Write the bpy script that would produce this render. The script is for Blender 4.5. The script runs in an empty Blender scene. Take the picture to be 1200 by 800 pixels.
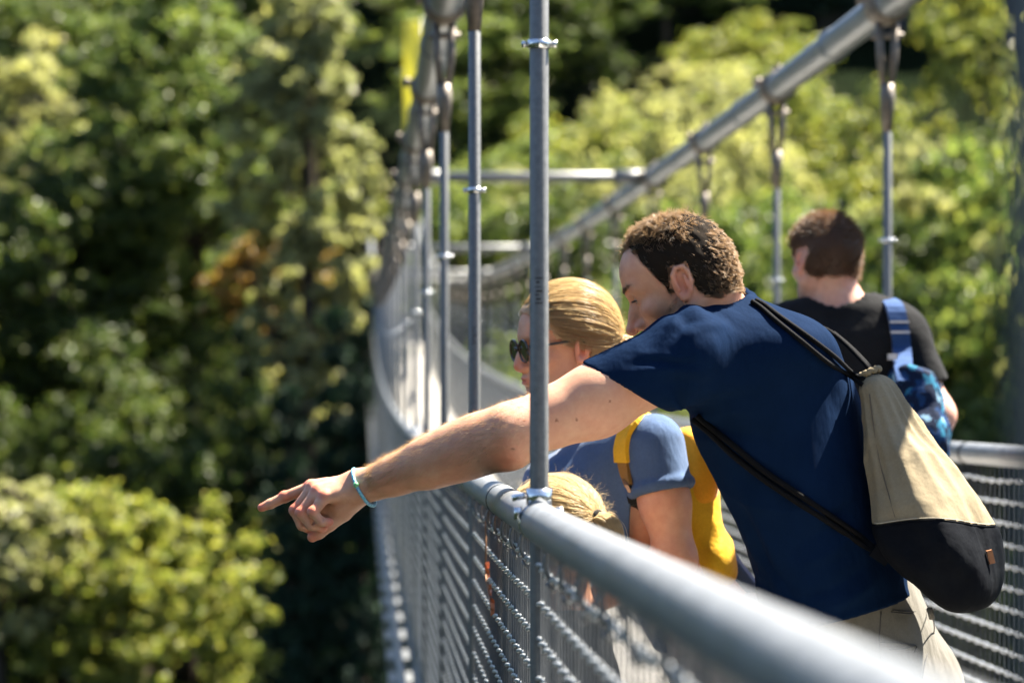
import bpy, math, random
import numpy as np
from mathutils import Vector, Matrix
from mathutils.bvhtree import BVHTree

rng = np.random.default_rng(7)
random.seed(7)
SC = bpy.context.scene
COL = SC.collection
FPX = 3200.0                      # focal length in pixels of a 1200 px wide frame (96 mm on 36 mm)


def P(px, py, Y):
    """world point at depth Y that the survey of the photograph puts at pixel px, py"""
    return np.array([(px - 600.0) / FPX * Y, Y, (400.0 - py) / FPX * Y])


def V3(*a):
    return np.array(a, float)


def nrm(v):
    v = np.asarray(v, float)
    return v / np.linalg.norm(v)


# ---------------------------------------------------------------- objects
def tag(o, label=None, cat=None, group=None, kind=None):
    if label: o['label'] = label
    if cat: o['category'] = cat
    if group: o['group'] = group
    if kind: o['kind'] = kind
    return o


def empty(name, loc=(0, 0, 0)):
    o = bpy.data.objects.new(name, None)
    COL.objects.link(o)
    o.location = tuple(loc)
    o.empty_display_size = 0.1
    return o


class MB:
    """collects vertex and face arrays and links them as ONE mesh object"""
    def __init__(self):
        self.v = []; self.f = []; self.m = []; self.n = 0

    def add(self, V, F, mi=0):
        V = np.asarray(V, float).reshape(-1, 3)
        F = np.asarray(F, int)
        if len(F) == 0: return
        self.v.append(V); self.f.append(F + self.n); self.m.append(np.full(len(F), mi)); self.n += len(V)

    def tube(self, pts, r, sides=12, mi=0, cap=True):
        V, F, C = tube_arrays(np.asarray(pts, float), r, sides, cap)
        n0 = self.n
        self.v.append(V); self.n += len(V)
        self.f.append(F + n0); self.m.append(np.full(len(F), mi))
        if len(C):
            self.f.append(C + n0); self.m.append(np.full(len(C), mi))

    def box(self, c, size, R=None, mi=0, bevel=0.0):
        c = np.asarray(c, float); h = np.asarray(size, float) / 2
        s = np.array([[x, y, z] for x in (-1, 1) for y in (-1, 1) for z in (-1, 1)], float)
        V = s * h
        F = np.array([[0, 1, 3, 2], [4, 6, 7, 5], [0, 4, 5, 1], [2, 3, 7, 6], [0, 2, 6, 4], [1, 5, 7, 3]])
        if R is not None: V = V @ np.asarray(R).T
        self.add(V + c, F, mi)

    def build(self, name, mats, parent=None, smooth=True, origin=None):
        V = np.concatenate(self.v) if self.v else np.zeros((0, 3))
        if origin is None:
            origin = np.zeros(3)
        V = V - np.asarray(origin)
        me = bpy.data.meshes.new(name)
        nl = sum(f.shape[0] * f.shape[1] for f in self.f); nf = sum(len(f) for f in self.f)
        me.vertices.add(len(V)); me.vertices.foreach_set('co', V.astype(np.float32).ravel())
        me.loops.add(nl); me.polygons.add(nf)
        me.loops.foreach_set('vertex_index', np.concatenate([f.ravel() for f in self.f]).astype(np.int32))
        tot = np.concatenate([np.full(len(f), f.shape[1]) for f in self.f])
        start = np.concatenate([[0], np.cumsum(tot)[:-1]])
        me.polygons.foreach_set('loop_start', start.astype(np.int32))
        me.polygons.foreach_set('material_index', np.concatenate(self.m).astype(np.int32))
        me.polygons.foreach_set('use_smooth', np.full(nf, bool(smooth)))
        me.update(calc_edges=True)
        if not isinstance(mats, (list, tuple)): mats = [mats]
        for m in mats: me.materials.append(m)
        o = bpy.data.objects.new(name, me)
        COL.objects.link(o)
        o.location = tuple(origin)
        if parent is not None:
            o.parent = parent
            o.location = tuple(np.asarray(origin) - parent_world(parent))
        return o


def parent_world(p):
    w = np.array(p.location, float)
    while p.parent is not None:
        p = p.parent
        w = w + np.array(p.location, float)
    return w


def tube_arrays(pts, r, sides, cap=True):
    n = len(pts)
    T = np.gradient(pts, axis=0)
    T /= np.linalg.norm(T, axis=1)[:, None] + 1e-12
    N = np.zeros_like(T)
    ref = V3(0, 0, 1) if abs(T[0][2]) < .9 else V3(1, 0, 0)
    u = np.cross(T[0], ref); u /= np.linalg.norm(u)
    for i in range(n):
        u = u - T[i] * np.dot(u, T[i]); u /= np.linalg.norm(u) + 1e-12
        N[i] = u
    B = np.cross(T, N)
    r = np.broadcast_to(np.asarray(r, float), (n,))
    a = np.linspace(0, 2 * np.pi, sides, endpoint=False)
    V = pts[:, None, :] + r[:, None, None] * (np.cos(a)[None, :, None] * N[:, None, :] + np.sin(a)[None, :, None] * B[:, None, :])
    i = np.arange(n - 1)[:, None] * sides; j = np.arange(sides)[None, :]; j2 = (j + 1) % sides
    F = np.stack([i + j, i + j2, i + sides + j2, i + sides + j], -1).reshape(-1, 4)
    C = np.zeros((0, sides), int)
    if cap:
        C = np.array([list(range(sides))[::-1], [(n - 1) * sides + k for k in range(sides)]])
    return V.reshape(-1, 3), F, C


def strand_arrays(paths, r, sides=3):
    """many thin tubes at once: paths (N,S,3), r (S,) or (N,S)"""
    N, S, _ = paths.shape
    T = np.gradient(paths, axis=1)
    T /= np.linalg.norm(T, axis=2, keepdims=True) + 1e-12
    ref = rng.normal(size=(N, 1, 3)); ref = np.broadcast_to(ref, T.shape)
    U = np.cross(T, ref); U /= np.linalg.norm(U, axis=2, keepdims=True) + 1e-12
    W = np.cross(T, U)
    r = np.broadcast_to(np.asarray(r, float), (N, S))
    a = np.linspace(0, 2 * np.pi, sides, endpoint=False)
    V = paths[:, :, None, :] + r[:, :, None, None] * (np.cos(a)[None, None, :, None] * U[:, :, None, :] + np.sin(a)[None, None, :, None] * W[:, :, None, :])
    b = (np.arange(N) * S * sides)[:, None, None]; i = (np.arange(S - 1) * sides)[None, :, None]; j = np.arange(sides)[None, None, :]; j2 = (j + 1) % sides
    F = np.stack([b + i + j, b + i + j2, b + i + sides + j2, b + i + sides + j], -1).reshape(-1, 4)
    return V.reshape(-1, 3), F


def spline(pts, n=40):
    """Catmull-Rom through pts"""
    p = np.asarray(pts, float)
    p = np.vstack([2 * p[0] - p[1], p, 2 * p[-1] - p[-2]])
    m = len(p) - 3
    out = []
    for t in np.linspace(0, m - 1e-9, n):
        i = int(t); f = t - i
        a, b, c, d = p[i], p[i + 1], p[i + 2], p[i + 3]
        out.append(.5 * ((2 * b) + (-a + c) * f + (2 * a - 5 * b + 4 * c - d) * f * f + (-a + 3 * b - 3 * c + d) * f ** 3))
    return np.array(out)


# ---------------------------------------------------------------- implicit modelling
class Frame:
    """local axes: x forward, y left, z up"""
    def __init__(self, o, fwd, up=(0, 0, 1), s=1.0):
        self.o = np.asarray(o, float); f = nrm(fwd)
        u = np.asarray(up, float); u = nrm(u - f * np.dot(u, f))
        l = np.cross(u, f)
        self.R = np.stack([f, l, u], 1); self.s = s

    def w(self, q):
        return self.o + self.R @ (np.asarray(q, float) * self.s)

    def loc(self, p):
        return (np.asarray(p, float) - self.o) @ self.R / self.s


def axis_pts(spec):
    """spec: [(start, step), ..., (end, None)] -> graded axis"""
    out = []
    for (a, s), (b, _) in zip(spec[:-1], spec[1:]):
        n = max(1, int(math.ceil((b - a) / s)))
        out += list(np.linspace(a, b, n, endpoint=False))
    out.append(spec[-1][0])
    return np.array(out, np.float32)


def smin(a, b, k):
    if k <= 0: return np.minimum(a, b)
    h = np.clip(k - np.abs(a - b), 0, None) / k
    return np.minimum(a, b) - h * h * k * .25


def smax(a, b, k):
    return -smin(-a, -b, k)


class Vol:
    def __init__(self, ax, ay, az):
        self.ax = (ax.astype(np.float32), ay.astype(np.float32), az.astype(np.float32))
        self.F = np.full((len(ax), len(ay), len(az)), .3, np.float32)

    def sub(self, lo, hi):
        sl = []
        for k in range(3):
            i = max(0, int(np.searchsorted(self.ax[k], lo[k])) - 1); j = min(len(self.ax[k]), int(np.searchsorted(self.ax[k], hi[k])) + 2)
            sl.append(slice(i, max(j, i + 1)))
        X = self.ax[0][sl[0]][:, None, None]; Y = self.ax[1][sl[1]][None, :, None]; Z = self.ax[2][sl[2]][None, None, :]
        return tuple(sl), X, Y, Z

    def _put(self, lo, hi, fn, k, op):
        m = k + .035
        sl, X, Y, Z = self.sub(np.asarray(lo) - m, np.asarray(hi) + m)
        d = fn(X, Y, Z)
        if op == 'u': self.F[sl] = smin(self.F[sl], d, k)
        else: self.F[sl] = smax(self.F[sl], -d, k)

    def ell(self, c, r, R=None, k=0., op='u'):
        c = np.asarray(c, float); r = np.asarray(r, float); R = np.eye(3) if R is None else np.asarray(R)
        ext = np.sqrt(((R * r[None, :]) ** 2).sum(1))

        def fn(X, Y, Z):
            x, y, z = X - c[0], Y - c[1], Z - c[2]
            q = [(x * R[0, i] + y * R[1, i] + z * R[2, i]) for i in range(3)]
            k0 = np.sqrt(sum((q[i] / r[i]) ** 2 for i in range(3)))
            k1 = np.sqrt(sum((q[i] / r[i] ** 2) ** 2 for i in range(3))) + 1e-9
            return (k0 * (k0 - 1) / k1).astype(np.float32)
        self._put(c - ext, c + ext, fn, k, op)

    def cap(self, a, b, ra, rb, k=0., op='u'):
        a = np.asarray(a, float); b = np.asarray(b, float); ba = b - a; L2 = float(ba @ ba) + 1e-12
        r = max(ra, rb)

        def fn(X, Y, Z):
            x, y, z = X - a[0], Y - a[1], Z - a[2]
            t = np.clip((x * ba[0] + y * ba[1] + z * ba[2]) / L2, 0, 1)
            return (np.sqrt((x - t * ba[0]) ** 2 + (y - t * ba[1]) ** 2 + (z - t * ba[2]) ** 2) - (ra + (rb - ra) * t)).astype(np.float32)
        self._put(np.minimum(a, b) - r, np.maximum(a, b) + r, fn, k, op)

    def chain(self, pts, rs, k=.0):
        for i in range(len(pts) - 1):
            self.cap(pts[i], pts[i + 1], rs[i], rs[i + 1], k)

    def loft(self, cs, ra, rb, side, k=0., op='u', endk=.02, pw=2.0, wob=None):
        """elliptic sections: centres cs, half widths ra along side, rb across it"""
        cs = spline(cs, 48); n = len(cs)
        src = np.linspace(0, 1, len(ra)); dst = np.linspace(0, 1, n)
        sm = lambda a: spline(np.stack([src, np.asarray(a, float)], 1), n)[:, 1]
        ra = sm(ra); rb = sm(rb)
        A = cs[-1] - cs[0]; L = np.linalg.norm(A); A = A / L
        side = nrm(np.asarray(side, float) - A * np.dot(side, A)); dep = np.cross(A, side)
        s = (cs - cs[0]) @ A; oa = (cs - cs[0]) @ side; ob = (cs - cs[0]) @ dep
        o = cs[0]; rm = max(ra.max(), rb.max())

        def fn(X, Y, Z):
            x, y, z = X - o[0], Y - o[1], Z - o[2]
            t = (x * A[0] + y * A[1] + z * A[2]); a = x * side[0] + y * side[1] + z * side[2]; b = x * dep[0] + y * dep[1] + z * dep[2]
            tc = np.clip(t, 0, L)
            f = lambda tab: np.interp(tc.ravel(), s, tab).reshape(tc.shape)
            a = a - f(oa); b = b - f(ob); RA = f(ra); RB = f(rb)
            k0 = (np.abs(a / RA) ** pw + np.abs(b / RB) ** pw) ** (1 / pw); k1 = np.sqrt((a / RA ** 2) ** 2 + (b / RB ** 2) ** 2) + 1e-9
            d = k0 * (k0 - 1) / k1
            d = np.where(d < -.05, np.maximum(d, -np.minimum(RA, RB)), d)
            if wob is not None: d = d + wob(t / L, a / RA, b / RB)
            e = np.maximum(-t, t - L)
            return smax(d, e, endk).astype(np.float32)
        lo = cs.min(0) - rm; hi = cs.max(0) + rm
        self._put(lo, hi, fn, k, op)

    def plane(self, p, n, lo=None, hi=None, k=0.0):
        """keep the side where (x-p).n < 0"""
        p = np.asarray(p, float); n = nrm(n)
        if lo is None: lo = [a[0] for a in self.ax]; hi = [a[-1] for a in self.ax]
        sl, X, Y, Z = self.sub(lo, hi)
        d = ((X - p[0]) * n[0] + (Y - p[1]) * n[1] + (Z - p[2]) * n[2]).astype(np.float32)
        self.F[sl] = smax(self.F[sl], d, k)

    def disp(self, fn, lo=None, hi=None):
        if lo is None: lo = [a[0] for a in self.ax]; hi = [a[-1] for a in self.ax]
        sl, X, Y, Z = self.sub(lo, hi)
        self.F[sl] += fn(X, Y, Z).astype(np.float32)

    def mesh(self):
        F = self.F; ax = self.ax
        S = F < 0
        nx, ny, nz = F.shape
        cnt = np.zeros((nx - 1, ny - 1, nz - 1), np.uint8)
        for i in (0, 1):
            for j in (0, 1):
                for l in (0, 1):
                    cnt += S[i:nx - 1 + i, j:ny - 1 + j, l:nz - 1 + l]
        act = (cnt > 0) & (cnt < 8)
        I, J, K = np.nonzero(act)
        vid = np.full(act.shape, -1, np.int32); vid[I, J, K] = np.arange(len(I))
        corners = [(0, 0, 0), (1, 0, 0), (0, 1, 0), (1, 1, 0), (0, 0, 1), (1, 0, 1), (0, 1, 1), (1, 1, 1)]
        val = [F[I + c[0], J + c[1], K + c[2]] for c in corners]
        pos = [np.stack([ax[0][I + c[0]], ax[1][J + c[1]], ax[2][K + c[2]]], 1) for c in corners]
        acc = np.zeros((len(I), 3)); num = np.zeros(len(I))
        for a, b in [(0, 1), (2, 3), (4, 5), (6, 7), (0, 2), (1, 3), (4, 6), (5, 7), (0, 4), (1, 5), (2, 6), (3, 7)]:
            cr = (val[a] < 0) != (val[b] < 0)
            t = np.where(cr, val[a] / np.where(cr, val[a] - val[b], 1), 0)
            acc += np.where(cr[:, None], pos[a] + t[:, None] * (pos[b] - pos[a]), 0); num += cr
        V = acc / num[:, None]
        quads = []
        for axis in range(3):
            d = [0, 0, 0]; d[axis] = 1
            A = S[:nx - d[0], :ny - d[1], :nz - d[2]]; B = S[d[0]:, d[1]:, d[2]:]
            ch = A != B
            u, w = [(1, 2), (2, 0), (0, 1)][axis]
            idx = np.array(np.nonzero(ch))
            lim = [nx - 1, ny - 1, nz - 1]
            ok = (idx[u] > 0) & (idx[w] > 0) & (idx[u] < lim[u]) & (idx[w] < lim[w])
            idx = idx[:, ok]
            sg = A[idx[0], idx[1], idx[2]]

            def at(du, dw):
                q = idx.copy(); q[u] += du; q[w] += dw
                return vid[q[0], q[1], q[2]]
            q = np.stack([at(-1, -1), at(0, -1), at(0, 0), at(-1, 0)], 1)
            q[~sg] = q[~sg][:, ::-1]
            quads.append(q)
        Q = np.concatenate(quads)
        Q = Q[(Q >= 0).all(1)]
        return V, Q


def relax(V, Q, it=2, lam=.5):
    """light smoothing of a quad mesh"""
    e = np.concatenate([Q[:, [0, 1]], Q[:, [1, 2]], Q[:, [2, 3]], Q[:, [3, 0]]])
    for _ in range(it):
        acc = np.zeros_like(V); n = np.zeros(len(V))
        np.add.at(acc, e[:, 0], V[e[:, 1]]); np.add.at(acc, e[:, 1], V[e[:, 0]])
        np.add.at(n, e[:, 0], 1); np.add.at(n, e[:, 1], 1)
        V = V + lam * (acc / np.maximum(n, 1)[:, None] - V)
    return V


def relax_w(V, Q, lamv, it):
    e = np.concatenate([Q[:, [0, 1]], Q[:, [1, 2]], Q[:, [2, 3]], Q[:, [3, 0]]])
    a = np.concatenate([e[:, 0], e[:, 1]]); b = np.concatenate([e[:, 1], e[:, 0]])
    n = np.bincount(a, minlength=len(V))
    for _ in range(it):
        acc = np.stack([np.bincount(a, V[b, k], len(V)) for k in range(3)], 1)
        V = V + lamv[:, None] * (acc / np.maximum(n, 1)[:, None] - V)
    return V


def build_vq(name, V, Q, mats, parent=None, tint=None, origin=None):
    mb = MB(); mb.add(V, Q)
    o = mb.build(name, mats, parent, True, origin)
    if tint is not None:
        at = o.data.attributes.new('tint', 'FLOAT_COLOR', 'POINT')
        c = np.ones((len(V), 4), np.float32); c[:, :3] = tint
        at.data.foreach_set('color', c.ravel())
    return o


def vnormals(V, Q):
    n = np.cross(V[Q[:, 2]] - V[Q[:, 0]], V[Q[:, 3]] - V[Q[:, 1]])
    N = np.zeros_like(V)
    for i in range(4): np.add.at(N, Q[:, i], n)
    return N / (np.linalg.norm(N, axis=1)[:, None] + 1e-12)


def wavy(seed, freq, n=6, stretch=(1, 1, 1)):
    """smooth pseudo-random field: sum of sines"""
    g = np.random.default_rng(seed)
    K = g.normal(size=(n, 3)); K /= np.linalg.norm(K, axis=1)[:, None]
    K = K * freq * g.uniform(.6, 1.6, n)[:, None] * np.asarray(stretch)[None, :]
    ph = g.uniform(0, 6.28, n)
    return lambda X, Y, Z: sum(np.sin(K[i, 0] * X + K[i, 1] * Y + K[i, 2] * Z + ph[i]) for i in range(n)) / n


def bvh_of(*objs):
    V = []; F = []; n = 0
    for o in objs:
        w = parent_world(o)
        vs = np.empty(len(o.data.vertices) * 3, np.float32); o.data.vertices.foreach_get('co', vs)
        vs = vs.reshape(-1, 3) + w
        V += [tuple(map(float, v)) for v in vs]
        F += [tuple(i + n for i in p.vertices) for p in o.data.polygons]
        n = len(V)
    return BVHTree.FromPolygons(V, F)


def on_surface(bvh, px, py, off, dflt=5.0):
    """the point of a garment that lies on the survey ray of a pixel, lifted off it along its normal"""
    d = Vector(nrm(P(px, py, 1.0)))
    h, n, i, t = bvh.ray_cast(Vector((0, 0, 0)), d)
    if h is None:
        return P(px, py, dflt)
    n = np.array(n); h = np.array(h)
    if n @ np.array(d) > 0: n = -n
    return h + n * off
# ---------------------------------------------------------------- materials
def mat(name):
    m = bpy.data.materials.new(name); m.use_nodes = True
    nt = m.node_tree; b = nt.nodes['Principled BSDF']
    return m, nt, b


def N_(nt, t, **kw):
    n = nt.nodes.new(t)
    for k, v in kw.items():
        if hasattr(n, k) and not k[0].isupper(): setattr(n, k, v)
        else: n.inputs[k.replace('_', ' ')].default_value = v
    return n


def ramp(nt, fac, stops):
    r = nt.nodes.new('ShaderNodeValToRGB')
    e = r.color_ramp.elements
    while len(e) > 1: e.remove(e[0])
    e[0].position = stops[0][0]; e[0].color = (*stops[0][1], 1)
    for p, c in stops[1:]:
        q = e.new(p); q.color = (*c, 1)
    nt.links.new(fac, r.inputs[0])
    return r.outputs[0]


def coords(nt, scale=(1, 1, 1), rot=(0, 0, 0)):
    g = nt.nodes.new('ShaderNodeNewGeometry')       # world position: objects are static
    m = nt.nodes.new('ShaderNodeMapping'); m.inputs['Scale'].default_value = scale; m.inputs['Rotation'].default_value = rot
    nt.links.new(g.outputs['Position'], m.inputs[0])
    return m.outputs[0]


def noise(nt, co, scale, detail=4, rough=.6):
    n = nt.nodes.new('ShaderNodeTexNoise'); n.inputs['Scale'].default_value = scale; n.inputs['Detail'].default_value = detail; n.inputs['Roughness'].default_value = rough
    nt.links.new(co, n.inputs['Vector'])
    return n.outputs['Fac']


def bump(nt, b, h, strength, dist, prev=None):
    n = nt.nodes.new('ShaderNodeBump'); n.inputs['Strength'].default_value = strength; n.inputs['Distance'].default_value = dist
    nt.links.new(h, n.inputs['Height'])
    if prev is not None: nt.links.new(prev, n.inputs['Normal'])
    nt.links.new(n.outputs[0], b.inputs['Normal'])
    return n.outputs[0]


def mulcol(nt, a, b_, fac=1.0, mode='MULTIPLY'):
    n = nt.nodes.new('ShaderNodeMix'); n.data_type = 'RGBA'; n.blend_type = mode; n.inputs[0].default_value = fac
    for s, v in ((6, a), (7, b_)):
        if isinstance(v, tuple): n.inputs[s].default_value = (*v, 1)
        else: nt.links.new(v, n.inputs[s])
    return n.outputs[2]


def steel(name, c0, c1, metallic=.75, r0=.28, r1=.5, sc=30, bmp=.15):
    m, nt, b = mat(name)
    co = coords(nt)
    n = noise(nt, co, sc, 6, .65); n2 = noise(nt, co, sc * 7, 3, .6)
    nt.links.new(ramp(nt, n, [(.3, c0), (.7, c1)]), b.inputs['Base Color'])
    mr = N_(nt, 'ShaderNodeMapRange'); nt.links.new(n, mr.inputs[0]); mr.inputs[3].default_value = r0; mr.inputs[4].default_value = r1
    nt.links.new(mr.outputs[0], b.inputs['Roughness'])
    b.inputs['Metallic'].default_value = metallic
    bump(nt, b, n2, bmp, .001)
    return m


def cloth(name, c0, c1, weave=2600, sc=18, rough=.85, sheen=.15, fold=.35, stretch=(1, 1, 1), rot=(0, 0, 0), spec=.1):
    m, nt, b = mat(name)
    co = coords(nt)
    n = noise(nt, co, sc, 5, .6); fine = noise(nt, co, weave, 2, .7); mid = noise(nt, co, 260, 3, .6)
    nt.links.new(mulcol(nt, ramp(nt, n, [(.3, c0), (.7, c1)]), ramp(nt, mid, [(.3, (.86, .86, .86)), (.7, (1, 1, 1))])), b.inputs['Base Color'])
    b.inputs['Roughness'].default_value = rough
    b.inputs['Sheen Weight'].default_value = sheen; b.inputs['Sheen Roughness'].default_value = .4
    b.inputs['Specular IOR Level'].default_value = spec
    co2 = coords(nt, stretch, rot)
    f = noise(nt, co2, 16, 3, .5)
    p = bump(nt, b, f, fold, .012)
    bump(nt, b, fine, .35, .0006, p)
    return m


def skin_mat(name, base, red=.5):
    m, nt, b = mat(name)
    co = coords(nt)
    n = noise(nt, co, 45, 5, .65); n2 = noise(nt, co, 420, 4, .7); big = noise(nt, co, 14, 2, .5)
    c = ramp(nt, n, [(.3, tuple(x * f for x, f in zip(base, (.92, .82, .8)))), (.7, tuple(x * f for x, f in zip(base, (1.06, 1.06, 1.05))))])
    c = mulcol(nt, c, ramp(nt, big, [(.35, (1., .9, .88)), (.65, (1, 1, 1))]))
    spk = ramp(nt, n2, [(.62, (1, 1, 1)), (.78, (.82, .7, .62))])
    c = mulcol(nt, c, spk, .5)
    a = nt.nodes.new('ShaderNodeAttribute'); a.attribute_name = 'tint'
    c = mulcol(nt, c, a.outputs['Color'])
    nt.links.new(c, b.inputs['Base Color'])
    b.inputs['Roughness'].default_value = .5
    b.inputs['Subsurface Weight'].default_value = .22
    b.inputs['Subsurface Radius'].default_value = (1, .35, .2)
    b.inputs['Subsurface Scale'].default_value = .006
    b.inputs['Specular IOR Level'].default_value = .4
    p = bump(nt, b, n, .18, .004)
    bump(nt, b, n2, .4, .0009, p)
    return m


def hair_mat(name, dark, light, trans=.35, rough=.35, glow=None):
    m, nt, b = mat(name)
    g = nt.nodes.new('ShaderNodeNewGeometry')
    c = ramp(nt, g.outputs['Random Per Island'], [(0, dark), (.6, tuple((x + y) / 2 for x, y in zip(dark, light))), (1, light)])
    nt.links.new(c, b.inputs['Base Color'])
    b.inputs['Roughness'].default_value = rough; b.inputs['Specular IOR Level'].default_value = .6
    t = nt.nodes.new('ShaderNodeBsdfTranslucent')
    if glow: t.inputs[0].default_value = (*glow, 1)
    else: nt.links.new(c, t.inputs[0])
    mx = nt.nodes.new('ShaderNodeMixShader'); mx.inputs[0].default_value = trans
    nt.links.new(b.outputs[0], mx.inputs[1]); nt.links.new(t.outputs[0], mx.inputs[2])
    nt.links.new(mx.outputs[0], nt.nodes['Material Output'].inputs[0])
    return m


def leaf_mat(name, cols, trans=.5, rough=.42, spec=.28):
    m, nt, b = mat(name)
    g = nt.nodes.new('ShaderNodeNewGeometry')
    c = ramp(nt, g.outputs['Random Per Island'], [(i / (len(cols) - 1), x) for i, x in enumerate(cols)])
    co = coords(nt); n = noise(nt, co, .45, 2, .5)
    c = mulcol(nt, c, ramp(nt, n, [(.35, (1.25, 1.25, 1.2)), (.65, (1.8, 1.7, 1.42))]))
    nt.links.new(c, b.inputs['Base Color'])
    b.inputs['Roughness'].default_value = rough; b.inputs['Specular IOR Level'].default_value = spec
    t = nt.nodes.new('ShaderNodeBsdfTranslucent')
    nt.links.new(mulcol(nt, c, (1.38, 1.5, .9)), t.inputs[0])
    mx = nt.nodes.new('ShaderNodeMixShader'); mx.inputs[0].default_value = trans
    nt.links.new(b.outputs[0], mx.inputs[1]); nt.links.new(t.outputs[0], mx.inputs[2])
    nt.links.new(mx.outputs[0], nt.nodes['Material Output'].inputs[0])
    return m


def plain(name, c, rough=.6, metallic=0., sc=60, var=.8, bmp=.1, spec=.5):
    m, nt, b = mat(name); b.inputs['Specular IOR Level'].default_value = spec
    co = coords(nt); n = noise(nt, co, sc, 4, .6)
    nt.links.new(ramp(nt, n, [(.3, tuple(x * var for x in c)), (.7, c)]), b.inputs['Base Color'])
    b.inputs['Roughness'].default_value = rough; b.inputs['Metallic'].default_value = metallic
    bump(nt, b, n, bmp, .002)
    return m


M = {}
M['rail'] = steel('galvanised_rail', (.19, .198, .205), (.33, .34, .35), .5, .28, .52, 34, .25)
M['rod'] = steel('grey_rod', (.11, .112, .112), (.165, .167, .167), .4, .4, .6, 90, .2)
M['post'] = steel('dark_post', (.09, .095, .1), (.13, .135, .14), .3, .5, .6, 40, .2)
M['cable'] = steel('cable_tube', (.17, .19, .205), (.27, .29, .31), .5, .35, .5, 14, .2)
M['rust'] = steel('weathered_clamp', (.12, .098, .078), (.23, .195, .16), .4, .45, .65, 40, .3)
M['bright'] = steel('bright_steel', (.55, .56, .57), (.7, .71, .72), .95, .12, .25, 80, .05)
M['wire'] = steel('rope_wire', (.48, .50, .52), (.62, .64, .66), .45, .25, .38, 200, .05)
M['darkwire'] = steel('dark_wire', (.07, .075, .08), (.11, .115, .12), .3, .5, .65, 60, .05)
M['deck'] = None
M['mark'] = plain('rod_stamp', (.02, .02, .022), .6)
M['rubber'] = plain('black_band', (.015, .017, .02), .5)
M['skin'] = skin_mat('skin_man', (.54, .30, .19))
M['skin_w'] = skin_mat('skin_woman', (.60, .33, .21))
M['skin_n'] = skin_mat('skin_walker', (.56, .33, .25))
M['eye'] = plain('eye_white', (.34, .29, .27), .3)
M['iris'] = plain('eye_iris', (.05, .045, .035), .1)
M['navy'] = cloth('navy_jersey', (.003, .0105, .031), (.004, .013, .038), sheen=.0, fold=.6, stretch=(1.2, 1.2, .6), spec=.02)
M['blue'] = cloth('blue_jersey', (.055, .092, .175), (.07, .113, .21), fold=.6, stretch=(1.3, 1.3, .6))
M['black'] = cloth('black_jersey', (.010, .010, .011), (.016, .016, .017), fold=.6, sheen=.05, spec=.05)
M['chino'] = cloth('stone_chino', (.125, .115, .097), (.16, .148, .126), weave=1800, fold=.7, stretch=(1.4, 1.4, .5))
M['grey_trouser'] = cloth('grey_trouser', (.28, .29, .31), (.36, .37, .39), fold=.6)
M['jean'] = cloth('dark_denim', (.03, .04, .06), (.05, .06, .09), fold=.6)
M['canvas'] = cloth('tan_canvas', (.205, .165, .105), (.245, .20, .13), weave=1500, sheen=.03, fold=.6, rough=.9, spec=.05)
M['bagblack'] = cloth('black_canvas', (.0045, .005, .007), (.008, .009, .011), weave=1500, fold=.8, sheen=.0, spec=.02)
M['seam'] = plain('seam_thread', (.12, .09, .06), .8)
M['seamlight'] = plain('piping_thread', (.5, .44, .33), .8)
M['seamgrey'] = plain('trouser_thread', (.07, .065, .06), .8)
M['cord'] = plain('black_cord', (.005, .005, .006), .85, sc=900, var=.4, bmp=.6, spec=.1)
M['tagleather'] = plain('leather_tag', (.30, .12, .045), .55)
M['yellow'] = cloth('yellow_nylon', (.62, .33, .015), (.72, .40, .025), weave=1500, fold=.7, rough=.6)
M['orange'] = cloth('orange_flap', (.62, .25, .012), (.70, .30, .02), weave=1500, fold=.6, rough=.6)
M['webbing'] = cloth('brown_webbing', (.24, .12, .03), (.30, .15, .04), weave=1200)
M['blackweb'] = cloth('black_webbing', (.012, .012, .013), (.02, .02, .021), weave=1200)
M['buckle'] = plain('tan_buckle', (.42, .24, .14), .4)
M['frame'] = plain('tortoise_frame', (.03, .018, .01), .2)
M['hair_m'] = hair_mat('brown_hair', (.024, .017, .012), (.115, .08, .052), .5, .45, (.86, .66, .45))
M['hair_w'] = hair_mat('blonde_hair', (.26, .165, .08), (.66, .49, .28), .5, .35, (1, .85, .58))
M['hair_c'] = hair_mat('child_blonde_hair', (.45, .32, .17), (.82, .66, .42), .55, .35, (1, .9, .68))
M['hair_n'] = hair_mat('dark_brown_hair', (.03, .021, .014), (.13, .088, .056), .5, .45, (.6, .42, .28))
M['armhair'] = hair_mat('arm_hair', (.10, .055, .025), (.25, .15, .07), .6, .35, (.95, .75, .5))
M['scalp_m'] = plain('short_dark_hair', (.026, .018, .012), .95, sc=700, var=.25, bmp=1., spec=.1)
M['hairtie'] = plain('pale_hair_tie', (.55, .52, .5), .7)
M['bead'] = plain('green_bead', (.18, .48, .22), .3)
M['leafo'] = plain('dry_orange_leaf', (.55, .16, .05), .6)
M['stemb'] = plain('dry_stem', (.25, .12, .05), .7)
M['lash'] = plain('dark_lash', (.01, .008, .006), .6)
M['shoe'] = plain('dark_shoe', (.03, .03, .03), .6)


def lens_mat():
    m, nt, b = mat('tinted_lens')
    b.inputs['Base Color'].default_value = (.03, .02, .012, 1); b.inputs['Roughness'].default_value = .03
    b.inputs['Coat Weight'].default_value = 1.; b.inputs['Coat Roughness'].default_value = .02
    return m


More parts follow.
